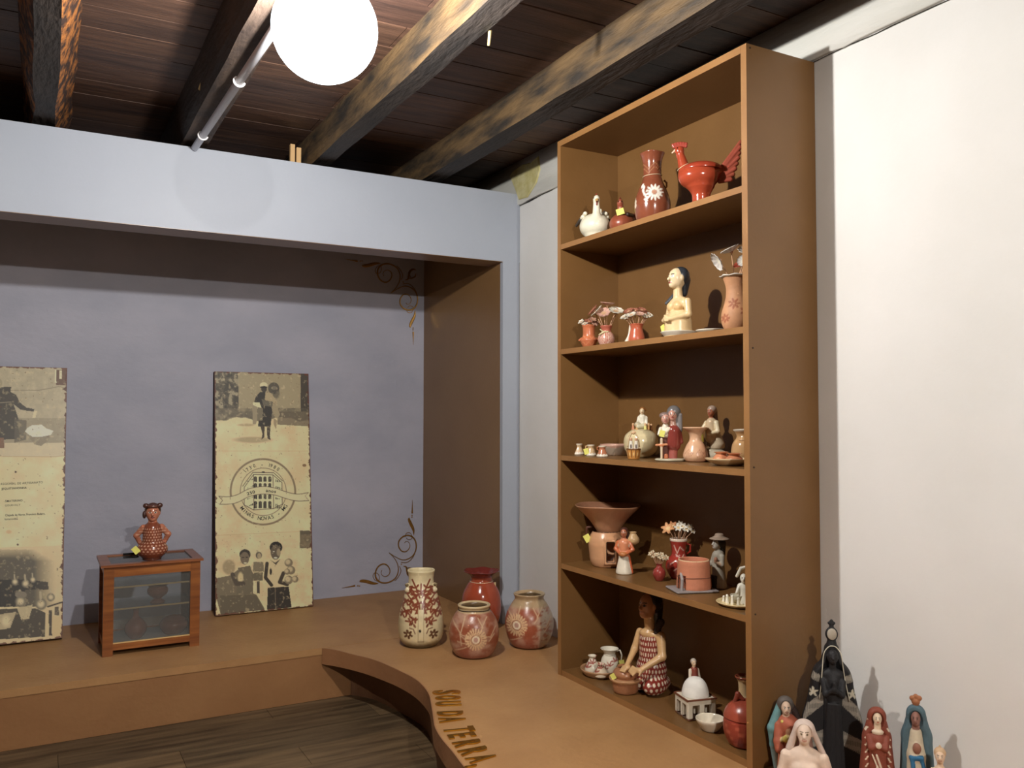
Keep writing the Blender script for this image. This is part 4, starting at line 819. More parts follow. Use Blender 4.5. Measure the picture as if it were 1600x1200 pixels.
fig('side_strip', [('c', (-15, 0, 3), (-11, 1, 13), 3.5, 2.2, IV), ('c', (-11, 1, 13), (-9.5, 1, 28), 2.2, 1.8, IV)], K, t, None, .6, 2)
for x, y, z, R, c in ((-20, -2, 42, 5, IV), (-14, -5, 41, 6, IV), (-8, -8, 44, 8, IV), (5, -8, 45, 7, PK), (17, -4, 43, 5, IV), (13, -6, 42, 5, IV), (-12, 2, 51, 8, BRN), (-3, 3, 52, 7, BRN), (8, 3, 53, 7, BRN), (16, 3, 48, 6, BRN), (21, 0, 45, 4.5, IV)): flower(t, K, (x*.3, y*.3, 24), (x, y, z), R, (x*.03, -.45, .85), c, (206, 160, 120), petals=R < 7, waves=8)
# bust of a woman, hands clasped
t, K = atp('woman_bust', 'cream clay half-figure of a woman with dark hair, hands clasped, in a white bowl', 'figurine', -.2, 2.17, Z4, 440, -52)
SK = (232, 200, 146)
hd, sp = head((0, -2, 94), 16.5, (234, 208, 164), lips=(150, 60, 50), eye=(50, 40, 34))
fig('body', [('c', (0, 0, 3), (0, 0, 24), 22, 21, SK), ('e', (0, 2, 34), (19, 16, 16), SK), ('e', (0, 2, 54), (21, 13, 12), SK), ('c', (0, 0, 60), (0, -1, 80), 8, 6.5, SK), ('e', (-8, -7, 50), (8, 7, 8), (228, 190, 130)), ('e', (8, -7, 50), (8, 7, 8), (228, 190, 130)),
             ('c', (-20, 2, 56), (-25, 0, 36), 6, 5, SK), ('c', (-25, 0, 36), (-9, -21, 28), 5, 3.6, SK), ('c', (20, 2, 56), (25, 0, 36), 6, 5, SK), ('c', (25, 0, 36), (7, -21, 29), 5, 3.6, SK)] + [('c', (-6+i*3, -23, 31), (1+i*2.4, -26, 26), 1.9, 1.3, SK) for i in range(4)] + [('c', (4, -22, 32), (-2, -25, 35), 1.9, 1.4, SK), ('e', (0, -22, 30), (6, 4.5, 5), SK)]+hd, K, t, VCOL, .95, 2.2, sp)
fig('hair', [('e', (0, 5, 98), (14.5, 14, 15), (52, 56, 62)), ('c', (0, 12, 92), (0, 11, 72), 10, 6, (52, 56, 62)), ('E', (0, -14, 90), (12, 12.5, 20), None), ('c', (-9, 4, 74), (-15, -12, 56), 3.2, 2.2, (70, 76, 84))], K, t, VCOL, .9, 1.5)
lathe('bowl', [(14, 0), (20, 2), (27, 9), (27.5, 10.5), (25, 10), (18, 4), (0, 3.5)], K, VSHINE, t, 48, (234, 228, 210), None, 3)
price_tag(t, (-22, -13, 17), K, 6, 20)
t, K = atp('saucer', 'plain white shallow clay plate between the bust and the flower vase', 'plate', -.17, 2.03, Z4, 456)
lathe('dish', [(12, 0), (15, 1), (24, 7), (25, 9), (23, 8.5), (14, 4), (0, 3.5)], K, VSHINE, t, 48, (232, 226, 206), None, 4)
t, K = atp('tall_flower_vase', 'tall tan vase with leaf sprigs and big white flowers, partly behind the side panel', 'vase', -.195, 1.885, Z4, 478)
def sprig(p):
    p.fr(0, 0, 1)
    for cx, cy, k in ((-4, 42, 1), (-17, 20, .8), (14, 30, 1)):
        for a in range(0, 360, 52): q = math.radians(a); p.ell(cx+5.5*k*math.cos(q), cy+5.5*k*math.sin(q), 4*k, 1.7*k, (168, 96, 62), 1, a)
    p.line([(-30, 55), (30, 55)], .8, (190, 140, 100), .8)
lathe('body', [(12, 0), (18, 2), (23, 14), (23.5, 28), (19, 44), (16.5, 56), (16.5, 70), (21, 85), (22, 86), (20, 86.5), (15, 72), (15, 56), (18, 42)], K, VMATT, t, 120, (206, 148, 102), sprig, 8)
lathe('ruffled_rim', [(20, 84.5), (25, 86), (25.5, 87.5), (20, 87)], K, VSHINE, t, 60, (236, 232, 220), None, 2, rim=(0, 8, 1.2, 1))
for x, y, z, R, d, c, cc in ((-26, -4, 112, 15, (-.75, -.25, -.5), (214, 206, 196), IV), (-8, 2, 127, 15, (-.45, -.1, 1), (224, 218, 206), IV), (16, -6, 123, 14, (.1, -.6, .8), (230, 226, 214), (196, 120, 80)), (10, -12, 108, 9, (-.3, -.9, .2), (216, 208, 196), IV), (22, -8, 103, 11, (.3, -.8, -.3), (224, 220, 208), IV), (8, 4, 106, 12, (-.4, -.4, .6), (170, 70, 44), (120, 40, 30)), (26, 6, 130, 11, (.2, 0, 1), (186, 110, 76), IV)):
    flower(t, K, (x*.3, y*.3, 78), (x, y, z), R, d, c, cc, cup=.35, waves=11)
# ---- third shelf
for i, (x, y, s, lab, c) in enumerate(((-.21, 2.795, 375, 'tiny cream jug with handle, leftmost on the middle shelf', (224, 190, 146)), (-.22, 2.691, 386, 'tiny jug with pale yellow tag, second on the middle shelf', (214, 178, 130)), (-.23, 2.596, 396, 'tiny orange-brown jug with white scalloped foot, third on the middle shelf', (196, 122, 84)))):
    t, K = atp('mini_jug', lab, 'jug', x, y, Z3, s, 0, 'tiny clay jugs on the middle shelf')
    def fo(p): p.fr(0, 0, 1); th = np.arctan2(p.X, -p.D); p.put((p.Y < 3.4+1.3*np.abs(np.sin(th*5))).astype(float), (240, 228, 206)); p.put((p.Y > 15.2).astype(float), (236, 222, 196))
    lathe('body', [(8.5, 0), (9.2, 1.5), (7.5, 5), (5, 11), (4.8, 13), (6, 16.5), (5.2, 16.8), (4, 13)], K, VSHINE, t, 80, c, fo, 6)
    tube('handle', [(a*K, 0, b*K) for a, b in ((-4.5, 15.5), (-8, 15), (-8, 11.5), (-5.2, 10))], .9*K, flat('jug_handle_%d' % i, c, .35), t, 6)
    if i == 1: price_tag(t, (-7, -7, 7), K, 4.6, 15)
t, K = atp('shallow_bowl', 'shallow grey-pink rimmed clay bowl behind the tiny jugs', 'bowl', -.095, 2.686, Z3, 380)
lathe('body', [(14, 0), (17, 1), (25, 13), (26, 16.5), (24, 16), (15, 3), (0, 2.5)], K, VCOL, t, 64, (190, 172, 150), lambda p: (p.fr(0, 0, 1), p.put((p.Y > 13).astype(float), (206, 160, 138))), 5, rim=(.3, 5, .5, .5))
t, K = atp('round_pot', 'round cream clay pot with a small woman seated among figures on its lid', 'pot', -.12, 2.492, Z3, 401)
lathe('body', [(10, 0), (15, 1.5), (24, 10), (27, 22), (24.5, 34), (17, 41), (14, 42), (13, 40), (18, 34)], K, VSHINE, t, 56, (226, 208, 160), lambda p: (p.fr(0, 0, 1), p.line([(-16, 38), (-18, 33)], 1, (60, 50, 30))), 7)
lathe('lid', [(15, 41.5), (15, 43), (6, 45), (0, 45.5)], K, VCOL, t, 30, (196, 180, 140))
hd, sp = head((2, -1, 72), 5, (234, 206, 160), ears=False)
fig('seated_woman', [('c', (2, 1, 50), (2, 0, 62), 8, 6, (236, 228, 204)), ('c', (2, 0, 62), (2, -1, 68), 3, 2.4, (234, 206, 160)), ('c', (-3, 0, 62), (-5, -6, 54), 2.4, 2, (236, 228, 204)), ('c', (8, 0, 62), (9, -5, 53), 2.8, 2, (236, 228, 204)), ('e', (-5, -7, 51), (5, 4.5, 4.5), (196, 184, 150)), ('c', (4, -6, 49), (-4, -10, 48), 4, 3.4, (214, 206, 170))]+hd, K, t, None, .6, 1.2, sp)
fig('hair', [('e', (2.5, 1, 74), (4.6, 4.6, 5), (150, 96, 44)), ('c', (5, 2, 76), (8, 2, 74), 2.2, 1.4, (150, 96, 44))], K, t, None, .5, 1)
for x, y, z, c in ((-12, -4, 47, (206, 132, 88)), (-6, -10, 46, (216, 170, 100)), (7, -9, 47, (232, 222, 120)), (12, -5, 47, (190, 130, 60)), (16, 0, 46, (170, 110, 60))): fig('lid_figure', [('c', (x, y, z-3), (x, y, z+2), 2.6, 1.6, c), ('e', (x, y, z+4.5), (1.9, 1.9, 2.1), (226, 180, 130))], K, t, None, .5, 1)
t, K = atp('nativity_cup', 'small orange-patterned cup holding two tiny white-robed figures under an arch', 'figurine', -.225, 2.40, Z3, 420)
def cp_(p):
    p.fr(0, 0, 1); th = np.arctan2(p.X, -p.D); p.put((np.abs((th*1.6) % 1-.5) < .07)*(p.Y > 2), (110, 66, 26)); p.put(((np.abs((th*1.6+.5) % 1-.5) < .14) & (p.Y > 5) & (p.Y < 11)).astype(float), (240, 200, 130)); p.put((p.Y > 14.5).astype(float), (120, 76, 34))
lathe('cup', [(8, 0), (9, 1), (10.5, 8), (11.3, 16), (10, 16.2), (9, 14), (0, 13.5)], K, VCOL, t, 90, (214, 146, 62), cp_, 5)
tube('arch', [(9*math.cos(a)*K, 2*K, (17+24*math.sin(a))*K) for a in np.linspace(.05, PI-.05, 16)], 1.2*K, flat('cream_arch', (216, 190, 150), .4), t, 6)
for x, c in ((-4, (240, 232, 212)), (4, (236, 226, 206))):
    fig('tiny_figure', [('c', (x, -2, 15), (x, -2, 27), 3.8, 2.6, c), ('e', (x, -2.5, 31), (2.3, 2.3, 2.8), (214, 160, 120))], K, t, None, .5, 1, [((x, -5.5, 20), (1.5, 2, 3.5), (90, 70, 60))])
fig('star', [('c', (-3, 1, 41), (3, 1, 42), 1.3, 1.3, (226, 180, 130)), ('c', (0, 1, 39), (0, 1, 45), 1.3, .9, (226, 180, 130))], K, t, None, .5, 1)
t, K = atp('couple_group', 'tall clay group: grey-haired woman and companion with a small cross on a round base', 'figurine', -.195, 2.225, Z3, 436)
lathe('base', [(22, 0), (24, 1.5), (22, 4), (0, 4.5)], K, VCOL, t, 40, (196, 188, 160), None, 2, wob=.08)
RD = (140, 58, 48); hd, sp = head((4, 0, 72), 9.5, (206, 150, 130), ears=False)
fig('red_figure', [('c', (4, 0, 4), (4, 0, 26), 7, 8, (170, 90, 80)), ('c', (5, 0, 26), (5, 0, 46), 11.5, 11, RD), ('c', (5, 0, 46), (4, 0, 64), 7, 5, (196, 150, 130)), ('c', (14, 2, 46), (17, 0, 30), 4, 3.5, RD)]+hd, K, t, VSHINE, .7, 1.6, sp)
fig('hair', [('e', (6, 4, 76), (11, 10, 11), (110, 106, 104)), ('E', (2, -9, 70), (8, 7, 9), None)]+[('c', (9+2.4*i, 3-i, 72), (5+4*i, -2+i, 44+3*(i % 2)), 3.0, 2.2, (150-8*i, 146-8*i, 144-8*i)) for i in range(4)], K, t, VCOL, .7, 1)
hd, sp = head((-7, -3, 66), 8.5, (210, 154, 134), ears=False)
fig('pale_figure', [('c', (-9, -2, 4), (-8, -2, 40), 6, 6.5, (120, 76, 66)), ('c', (-8, -2, 42), (-7, -2, 54), 8, 5, (232, 222, 196)), ('c', (-14, -4, 50), (-17, -8, 42), 3.4, 2.6, (232, 222, 196)), ('c', (-1, -6, 50), (-10, -10, 42), 3.2, 2.4, (232, 222, 196))]+hd, K, t, VCOL, .7, 1.4, sp)
fig('cap', [('e', (-8, 0, 71), (8.5, 8, 5.5), (140, 118, 110))], K, t, None, .7, 1)
fig('cross', [('c', (-13, -12, 5), (-13, -12, 34), 1.7, 2.2, (240, 214, 180)), ('c', (-21, -12, 25), (-5, -12, 26), 1.8, 1.8, (226, 150, 100)), ('e', (-13, -12, 25), (3.4, 2.4, 3.4), (222, 140, 90))], K, t, None, .5, 1); fig('little_pot', [('c', (-6, -13, 6), (-6, -13, 9), 3.4, 3, (196, 110, 66))], K, t, None, .5, 1)
price_tag(t, (-12, -12, 43), K, 5, -12)
t, K = atp('waisted_vase', 'pale terracotta vase with wide flat mouth and incised leaves, beside the couple', 'vase', -.145, 2.146, Z3, 442)
def inc(p):
    p.fr(0, 0, 1); p.put(np.clip((p.X-2)/16, 0, 1)*(p.Y < 30), (206, 130, 88), .6)
    for cx in (-11, 6, 16):
        for k in range(4): p.line([(cx-4+k*2.6, 6+k), (cx-1+k*2.6, 15)], .6, (150, 84, 56), .8)
        p.line([(cx-6, 12), (cx, 19), (cx+8, 12)], .7, (150, 84, 56), .8)
lathe('body', [(12, 0), (16, 2), (19.5, 10), (15, 24), (9.5, 34), (10.5, 44), (18, 51), (19.5, 53.5), (17, 53), (8, 44), (8, 34)], K, VCOL, t, 90, (226, 178, 138), inc, 8)
t, K = atp('cloaked_man', 'small clay man in cream jacket standing on a rock, yellow tag at his hip', 'figurine', -.085, 2.13, Z3, 439, -35)
hd, sp = head((0, -1, 77), 7, (186, 112, 78), ears=False)
fig('body', [('c', (-4, -3, 24), (-3, 0, 38), 3.4, 5, (110, 86, 70)), ('c', (5, 3, 24), (4, 1, 38), 3.6, 5.5, (96, 74, 62)), ('c', (0, 0, 38), (0, 0, 60), 10, 8.5, (216, 190, 150)), ('c', (0, 0, 62), (0, -1, 70), 3.6, 3.2, (186, 112, 78)), ('c', (-9, 0, 60), (-14, -6, 48), 4, 3.2, (232, 214, 172)), ('c', (-14, -6, 48), (-18, -14, 44), 3, 2.2, (232, 214, 172)), ('c', (9, 0, 60), (14, -3, 47), 4.4, 3.6, (232, 214, 172)), ('c', (14, -3, 47), (4, -13, 43), 3.2, 2.4, (232, 214, 172)), ('e', (-4, -6, 22), (3, 5, 2.2), (236, 224, 200))]+hd, K, t, VCOL, .7, 1.6, sp)
fig('headscarf', [('e', (0, 2, 81), (7.2, 7.5, 6.5), (176, 150, 130)), ('c', (1, 6, 78), (2, 9, 58), 5, 3.5, (130, 100, 84))], K, t, None, .7, 1.5)
fig('skirt', [('c', (3, 4, 42), (6, 6, 26), 9, 12, (206, 188, 156)), ('B', (3, 0, 12), (30, 30, 8), None, 0)], K, t, None, .8, 1)
fig('rock', [('e', (2, 0, 8), (22, 14, 12), (178, 166, 140)), ('e', (-8, -4, 6), (14, 10, 10), (190, 176, 146)), ('e', (14, 2, 8), (12, 10, 11), (166, 156, 134)), ('B', (0, 0, -12), (60, 60, 12), None, 0)], K, t, VMATT, .9, 2)
price_tag(t, (-9, -15, 36), K, 6, 5)
t, K = atp('oval_platter', 'long cream platter carrying small jugs at the right end of the middle shelf', 'plate', -.2, 1.92, Z3, 478)
lathe('dish', [(16, 0), (20, 1), (33, 8), (35, 11), (33, 10.5), (20, 4.5), (0, 4)], K, VCOL, t, 60, (230, 200, 152), None, 4, rim=(.3, 4, .8, .8), sq=1.05)
for x, y, s, lab, c, h in ((-.195, 1.962, 472, 'squat orange jug on the left of the cream platter', (214, 140, 96), 15), (-.19, 1.908, 474, 'squat orange bowl on the middle of the cream platter', (206, 132, 90), 14), (-.17, 1.845, 486, 'squat orange cup on the platter next to the bookcase side', (214, 140, 96), 15)):
    t, K = atp('squat_jug', lab, 'jug', x, y, Z3+4.8/478, s, 0, 'squat jugs on the cream platter')
    lathe('body', [(8, 0), (12, 2), (13, 6), (9, h-4), (8.5, h-2), (12, h), (10.5, h), (7, h-3)], K, VSHINE, t, 40, c, None, 5, rim=(.6, 2, .8, .4))
t, K = atp('cream_pitcher', 'glossy tan pitcher with flared white lip behind the platter', 'jug', -.08, 1.975, Z3, 459)
lathe('body', [(11, 0), (15, 2), (20, 15), (18, 30), (12, 40), (12.5, 46), (17, 52), (16, 52.5), (10.5, 44), (14, 34)], K, VSHINE, t, 56, (206, 160, 104), lambda p: (p.fr(0, 0, 1), p.put((p.Y > 50.3).astype(float), (240, 230, 208))), 7, rim=(.6, 2, 1.5, 2))
# ---- fourth shelf
t, K = atp('clay_brazier', 'big clay brazier with wide funnel top and open stoke hole, left on the fourth shelf', 'brazier', -.165, 2.65, Z2, 388)
BC_ = (214, 158, 112)
fig('body', [('c', (-3, 0, 16), (-3, 0, 34), 26, 28, BC_), ('e', (-3, 0, 50), (20, 20, 9), BC_), ('b', (4, -23, 25), (9, 6, 19), BC_, 0), ('C', (-3, 0, 22), (-3, 0, 60), 19, 20, (40, 24, 16)), ('B', (4, -31, 25), (5.6, 18, 15), (16, 10, 7), 0), ('B', (-3, 0, -12), (60, 60, 12), None, 0)], K, t, VCOL, 1.0, 4)
def fun(p): p.fr(0, 0, 1); p.ell(-20, 74, 30, 14, (196, 150, 116), .5, 0, .8); p.ell(28, 80, 20, 10, (168, 104, 72), .6, 0, .8); p.put((p.idx > .55).astype(float), (120, 78, 56), .7)
fl_ = lathe('funnel', [(17, 52), (19, 56), (30, 72), (48, 90), (51, 93.5), (49, 94), (42, 88), (24, 70), (15, 60)], K, VCOL, t, 90, (190, 136, 98), fun, 6, rim=(.1, 3, 1.5, 1.6))
tube('handle', [((-3+a)*K, 6*K, b*K) for a, b in ((-24, 44), (-31, 48), (-30, 58), (-20, 60))], 2.2*K, flat('dark_clay', (90, 54, 38), .6), t, 8)
price_tag(t, (-32, -8, 43), K, 6, 30)
t, K = atp('woman_with_jug', 'small clay woman in white skirt holding a bowl, in front of the brazier', 'figurine', -.21, 2.482, Z2, 408, -10)
hd, sp = head((0, -1, 63), 6.5, (186, 112, 76), ears=False); OR = (208, 110, 62)
fig('body', [('c', (0, 0, 3), (0, 0, 24), 13, 8.5, (232, 220, 196)), ('c', (0, 0, 28), (0, 0, 46), 8, 9, (222, 140, 96)), ('e', (0, -1, 44), (10, 6, 7), (214, 190, 160)), ('c', (0, 0, 50), (0, -1, 58), 3.8, 3, (186, 112, 76)), ('c', (-9, 0, 48), (-13, -2, 38), 3.2, 2.8, OR), ('c', (-13, -2, 38), (-4, -10, 31), 2.8, 2.2, OR), ('c', (9, 0, 48), (14, -2, 38), 3.2, 2.8, OR), ('c', (14, -2, 38), (4, -10, 31), 2.8, 2.2, OR), ('e', (0, -11, 31), (6, 4.5, 4), (196, 120, 60)), ('c', (11, -1, 3), (7, -1, 26), 3.5, 3, (222, 104, 54))]+hd, K, t, VCOL, .7, 1.6, sp)
fig('hair', [('e', (0, 2, 66), (6.4, 6.2, 5.6), (80, 46, 36)), ('c', (4, 4, 62), (6, 4, 50), 3.4, 2.5, (60, 36, 30))], K, t, None, .7, 1)
lathe('jug', [(4, 0), (9, 4), (9.5, 10), (5, 17), (5.5, 20), (0, 18)], K, VCOL, t, 30, (206, 168, 116), None, 4, off=(13, 7, 44))
t, K = atp('small_flower_vase', 'small round red vase with a sprig of cream flowers, left of the red jug', 'vase', -.185, 2.303, Z2, 428)
lathe('body', [(4.5, 0), (6, 1), (9.8, 9), (9, 16), (5, 21), (4, 24), (5.4, 26.5), (4.4, 26.5), (3, 23)], K, VSHINE, t, 44, (146, 50, 40), None, 6)
for x, y, z, R in ((-13, -2, 42, 4), (-8, -4, 39, 4), (-3, -3, 41, 3.6), (2, -5, 37, 4.2), (7, -4, 36, 4.6), (11, -2, 37, 4), (4, 2, 41, 3.4), (-10, 3, 44, 3)): flower(t, K, (x*.2, y*.2, 22), (x, y, z), R, (x*.05, -.5, .7), (222, 204, 168), (180, 130, 90), petals=True, waves=5)
t, K = atp('red_flower_jug', 'red glazed jug with pale incised marks and star flowers, behind the clay oven', 'vase', -.09, 2.307, Z2, 420)
def rj(p):
    p.fr(0, 0, 1)
    for q in ([(-7, 52), (-2, 40), (2, 50), (8, 44)], [(-4, 38), (4, 32), (8, 38)], [(-12, 24), (-4, 30), (4, 22)], [(-8, 14), (0, 20), (8, 12)]): p.line(q, 1.2, (232, 200, 180), .9)
    p.put((p.Y > 58.5).astype(float), (236, 214, 190))
lathe('body', [(10, 0), (13, 2), (20, 16), (18, 28), (11.5, 36), (11, 46), (13.5, 60), (12, 60.5), (9, 46), (10, 36)], K, VSHINE, t, 90, (160, 48, 34), rj, 8)
tube('handle', [(a*K, 0, b*K) for a, b in ((12, 54), (18, 52), (18, 42), (12, 38))], 1.6*K, flat('red_handle', (150, 46, 34), .25), t, 8)
for x, y, z, R, c in ((-16, -5, 77, 9, (222, 160, 104)), (-9, 2, 80, 7, (206, 140, 92)), (0, -7, 79, 6, (240, 232, 214)), (6, -4, 80, 6.5, (240, 232, 214)), (12, -5, 77, 5, (236, 228, 208)), (17, -2, 80, 5, (236, 228, 208)), (22, -4, 74, 4, (232, 220, 200)), (3, 4, 83, 5, (236, 228, 208))): flower(t, K, (x*.25, y*.25, 54), (x, y, z), R, (x*.02, -.7, .6), c, (226, 190, 130), petals=True, waves=6)
t, K = atp('clay_oven', 'round orange-pink clay oven on a grey slab, door at its left', 'figurine', -.185, 2.114, Z2, 451, 22)
OV = (206, 128, 92)
fig('oven', [('c', (0, 0, 8), (0, 0, 40), 27, 25, OV), ('B', (0, 0, 62), (40, 40, 14), (222, 186, 140), 0), ('C', (0, 0, 30), (0, 0, 60), 20, 22, (222, 186, 140)), ('B', (-27, -9, 13), (12, 7, 11), (24, 16, 12), 0), ('B', (0, 0, -14), (60, 60, 17), None, 0)], K, t, VMATT, .9, 2)
fig('slab', [('b', (-4, -2, 2), (34, 26, 1.6), (150, 140, 136), 0)], K, t, VMATT, .8, 1)
fig('door_arch', [('c', (-27, -18, 4), (-26, -18, 20), 2.4, 2.4, (160, 150, 146)), ('c', (-26, -18, 20), (-24, -8, 27), 2.4, 2.4, (160, 150, 146))], K, t, VMATT, .7, 1)
tube('groove', [(26.6*math.cos(a)*K, 26.6*math.sin(a)*K, (22+.6*math.sin(3*a))*K) for a in np.linspace(0, 2*PI, 40)[:-1]], .5*K, flat('groove', (110, 70, 56), .8), t, 5, True)
t, K = atp('woman_with_hat', 'grey-robed clay woman with wide-brimmed hat, to the right of the oven', 'figurine', -.085, 2.1, Z2, 446, -55)
GR = (176, 168, 150); hd, sp = head((0, -2, 69), 9, (206, 200, 186), lips=(150, 120, 110), eye=(70, 64, 60), thin=.8, ears=False)
fig('body', [('c', (0, 1, 3), (0, 0, 30), 12, 9.5, GR), ('c', (0, 0, 30), (0, 0, 50), 9, 9.5, GR), ('c', (0, 0, 52), (0, -1, 62), 4, 3.6, GR), ('c', (-10, 0, 50), (-14, -2, 38), 4, 3.2, GR), ('c', (-14, -2, 38), (-8, -11, 34), 3, 2.4, GR), ('c', (10, 0, 50), (14, -3, 38), 4, 3.2, GR), ('c', (14, -3, 38), (8, -11, 42), 3, 2.4, (190, 160, 130)), ('e', (9, -11, 46), (3, 3, 4), (176, 120, 90)), ('b', (0, -8, 10), (7, 5, 10), (52, 42, 36), 0)]+hd, K, t, VMATT, .75, 2, sp)
fig('hair', [('e', (0, 3, 71), (8, 8.5, 9), (44, 36, 34)), ('c', (0, 7, 68), (0, 8, 52), 6, 4, (44, 36, 34))], K, t, None, .7, 1.5)
lathe('hat', [(14, 75.5), (15, 76.5), (8, 80), (6, 84), (0, 85)], K, VMATT, t, 40, (170, 146, 124), None, 3, off=(0, 2, 0), tilt=.0)
t, K = atp('white_figure_group', 'white clay angel-like group on an oval tray, half hidden by the side panel', 'figurine', -.215, 1.862, Z2, 488)
lathe('tray', [(26, 0), (31, 1.5), (36, 5), (34, 5.5), (28, 3.5), (0, 3)], K, VCOL, t, 50, (230, 204, 146), None, 3)
WH = (238, 232, 212); hd, sp = head((6, -2, 42), 7, WH, lips=(190, 150, 120), ears=False)
fig('kneeling_figure', [('c', (8, 2, 6), (7, 0, 26), 12, 7, WH), ('e', (8, 0, 30), (9, 6, 6), WH), ('c', (0, 0, 30), (-4, -6, 20), 3.5, 2.6, WH), ('c', (6, -1, 34), (6, -2, 38), 3, 3, WH)]+hd, K, t, VCOL, .7, 1.6, sp)
fig('halo', [('c', (-4, 3, 44), (2, 4, 56), 2.4, 2.4, WH), ('c', (2, 4, 56), (14, 4, 60), 2.4, 2, WH)], K, t, None, .7, 1)
for x, y, h in ((-19, -6, 12), (-11, -14, 13), (-24, 4, 8), (-2, -16, 10)): fig('little_figure', [('c', (x, y, 4), (x, y, h), 3, 2, WH), ('e', (x, y, h+2.5), (2.2, 2.2, 2.4), WH)], K, t, None, .6, 1)
lathe('basket', [(6, 4), (10, 8), (11.5, 15), (10, 14), (0, 8)], K, VMATT, t, 40, (206, 198, 172), None, 3, off=(-3, 2, 0), rim=(0, 9, .4, .3))
fig('seated_child', [('c', (12, -18, 4), (12, -18, 14), 5.5, 4, WH), ('e', (12, -18, 20), (3.6, 3.6, 4), WH)], K, t, None, .6, 1)
# ---- bottom compartment
t, K = atp('oval_tray', 'shallow brown clay dish holding three small white jugs', 'plate', -.195, 2.662, Z1, 391)
lathe('dish', [(20, 0), (25, 1), (31, 8), (31.5, 11), (29.5, 10), (24, 3), (0, 2.4)], K, VCOL, t, 56, (186, 142, 100), None, 4)
def redpt(p):
    p.fr(0, 0, 1)
    for cx, cy in ((0, 14), (9, 20), (-8, 8)):
        for a in (30, 75, 120, 165): q = math.radians(a); p.ell(cx+4*math.cos(q), cy+4*math.sin(q), 4, 1.1, (160, 66, 50), .9, a)
ZT_ = Z1+2.8/391
t, K = atp('painted_jug', 'tall white jug with painted red leaves and handle, on the brown dish', 'jug', -.165, 2.642, ZT_, 391, 0, 'white jugs on the brown dish')
lathe('body', [(8, 0), (11, 2), (14, 13), (12.5, 22), (9, 29), (9.5, 33), (14, 37.5), (13, 38), (8, 33), (8, 28)], K, VSHINE, t, 80, (234, 226, 204), redpt, 7, rim=(.6, 1, 1.6, .6))
tube('handle', [(a*K, 2*K, b*K) for a, b in ((11, 34), (16, 35), (19, 28), (18, 20), (13, 16))], 1.3*K, flat('white_handle', (232, 224, 204), .3), t, 8)
price_tag(t, (19, -2, 16), K, 5, 10)
t, K = atp('painted_jug', 'small white jug with red leaf on the left side of the brown dish', 'jug', -.215, 2.69, ZT_, 392, 0, 'white jugs on the brown dish')
lathe('body', [(9, 0), (12, 2), (11, 9), (6, 18), (5, 22), (7, 25), (6, 25), (4, 21)], K, VSHINE, t, 80, (230, 220, 196), redpt, 7)
t, K = atp('painted_jug', 'small white jug at the front right of the brown dish', 'jug', -.225, 2.618, ZT_, 394, 0, 'white jugs on the brown dish')
lathe('body', [(8, 0), (11, 2), (9.5, 8), (5.5, 15), (5, 18), (7, 20), (6, 20), (4, 17)], K, VSHINE, t, 80, (224, 204, 174), redpt, 7)
# kneeling woman
t, K = atp('kneeling_woman', 'large kneeling clay woman in red white-spotted dress, arms over a clay pot', 'figurine', -.15, 2.40, Z1, 414, -38)
def spots(P, C):
    red = lin((140, 46, 34)); m = (np.abs(C-np.array(red)).sum(1) < .05); a = np.arctan2(P[:, 0], -P[:, 1])*26/6.; b = P[:, 2]/8.0; row = np.floor(b); q = (a+.5*(row % 2)) % 1-.5; w = b % 1-.5
    n = vnoise(P[:, 0]*.6, P[:, 2]*.6, 3)*.06; s = m & ((q/.27)**2+(w/.36)**2 < .9+n*3); C = C.copy(); C[s] = lin((232, 214, 186)); return C
SKK = (216, 172, 116); RED = (140, 46, 34)
hd, sp = head((0, -6, 133), 19, (196, 136, 92), lips=(226, 160, 130), eye=(30, 20, 16), white=(150, 110, 80), thin=.85)
fig('body', [('c', (0, 0, 92), (0, -4, 116), 8.5, 8, SKK), ('e', (0, 0, 88), (20, 11, 9), SKK), ('e', (-3, -6, 90), (12, 8, 7), SKK)]+
    [('c', (-20, 0, 88), (-25, -8, 62), 6.5, 5.5, SKK), ('c', (-25, -8, 62), (-17, -36, 44), 5.5, 3.6, SKK), ('c', (20, 0, 88), (27, -6, 60), 7.5, 6.3, SKK), ('c', (27, -6, 60), (12, -34, 44), 6.3, 4.2, SKK), ('e', (8, -38, 41), (7, 5, 4.5), SKK), ('e', (-15, -38, 41), (6, 5, 4), SKK)] +
    [('c', (6-3*i, -40, 42+i), (3-3.4*i, -47+i, 34+i*1.3), 1.9, 1.4, SKK) for i in range(4)]+[('c', (12, -38, 42), (13, -44, 36), 2, 1.5, SKK)] + [('c', (-14-2.6*i, -40, 41), (-13-3*i, -47, 36), 1.8, 1.3, SKK) for i in range(4)] + hd, K, t, VCOL, 1.25, 2.5, sp)
fig('dress', [('c', (0, 0, 50), (0, 0, 82), 17.5, 17, RED), ('e', (0, 2, 34), (25, 22, 26), RED), ('e', (16, -8, 15), (15, 26, 15), RED), ('e', (-14, -4, 14), (14, 24, 14), RED), ('e', (0, 14, 14), (24, 18, 14), RED), ('E', (0, -6, 96), (17, 16, 12), None), ('B', (0, 0, -20), (80, 80, 20), None, 0), ('c', (-13, 0, 80), (-14, 2, 92), 3, 2.5, RED), ('c', (13, 0, 80), (14, 2, 92), 3, 2.5, RED)], K, t, VCOL, 1.1, 3, (), spots)
fig('hair', [('e', (0, 4, 138), (17, 17, 18), (44, 28, 22)), ('c', (0, 12, 132), (4, 10, 96), 13, 8, (44, 28, 22)), ('E', (0, -20, 128), (15, 16, 21), None), ('c', (16, 6, 108), (14, -4, 94), 6, 4, (70, 56, 50))], K, t, VCOL, 1.2, 2)
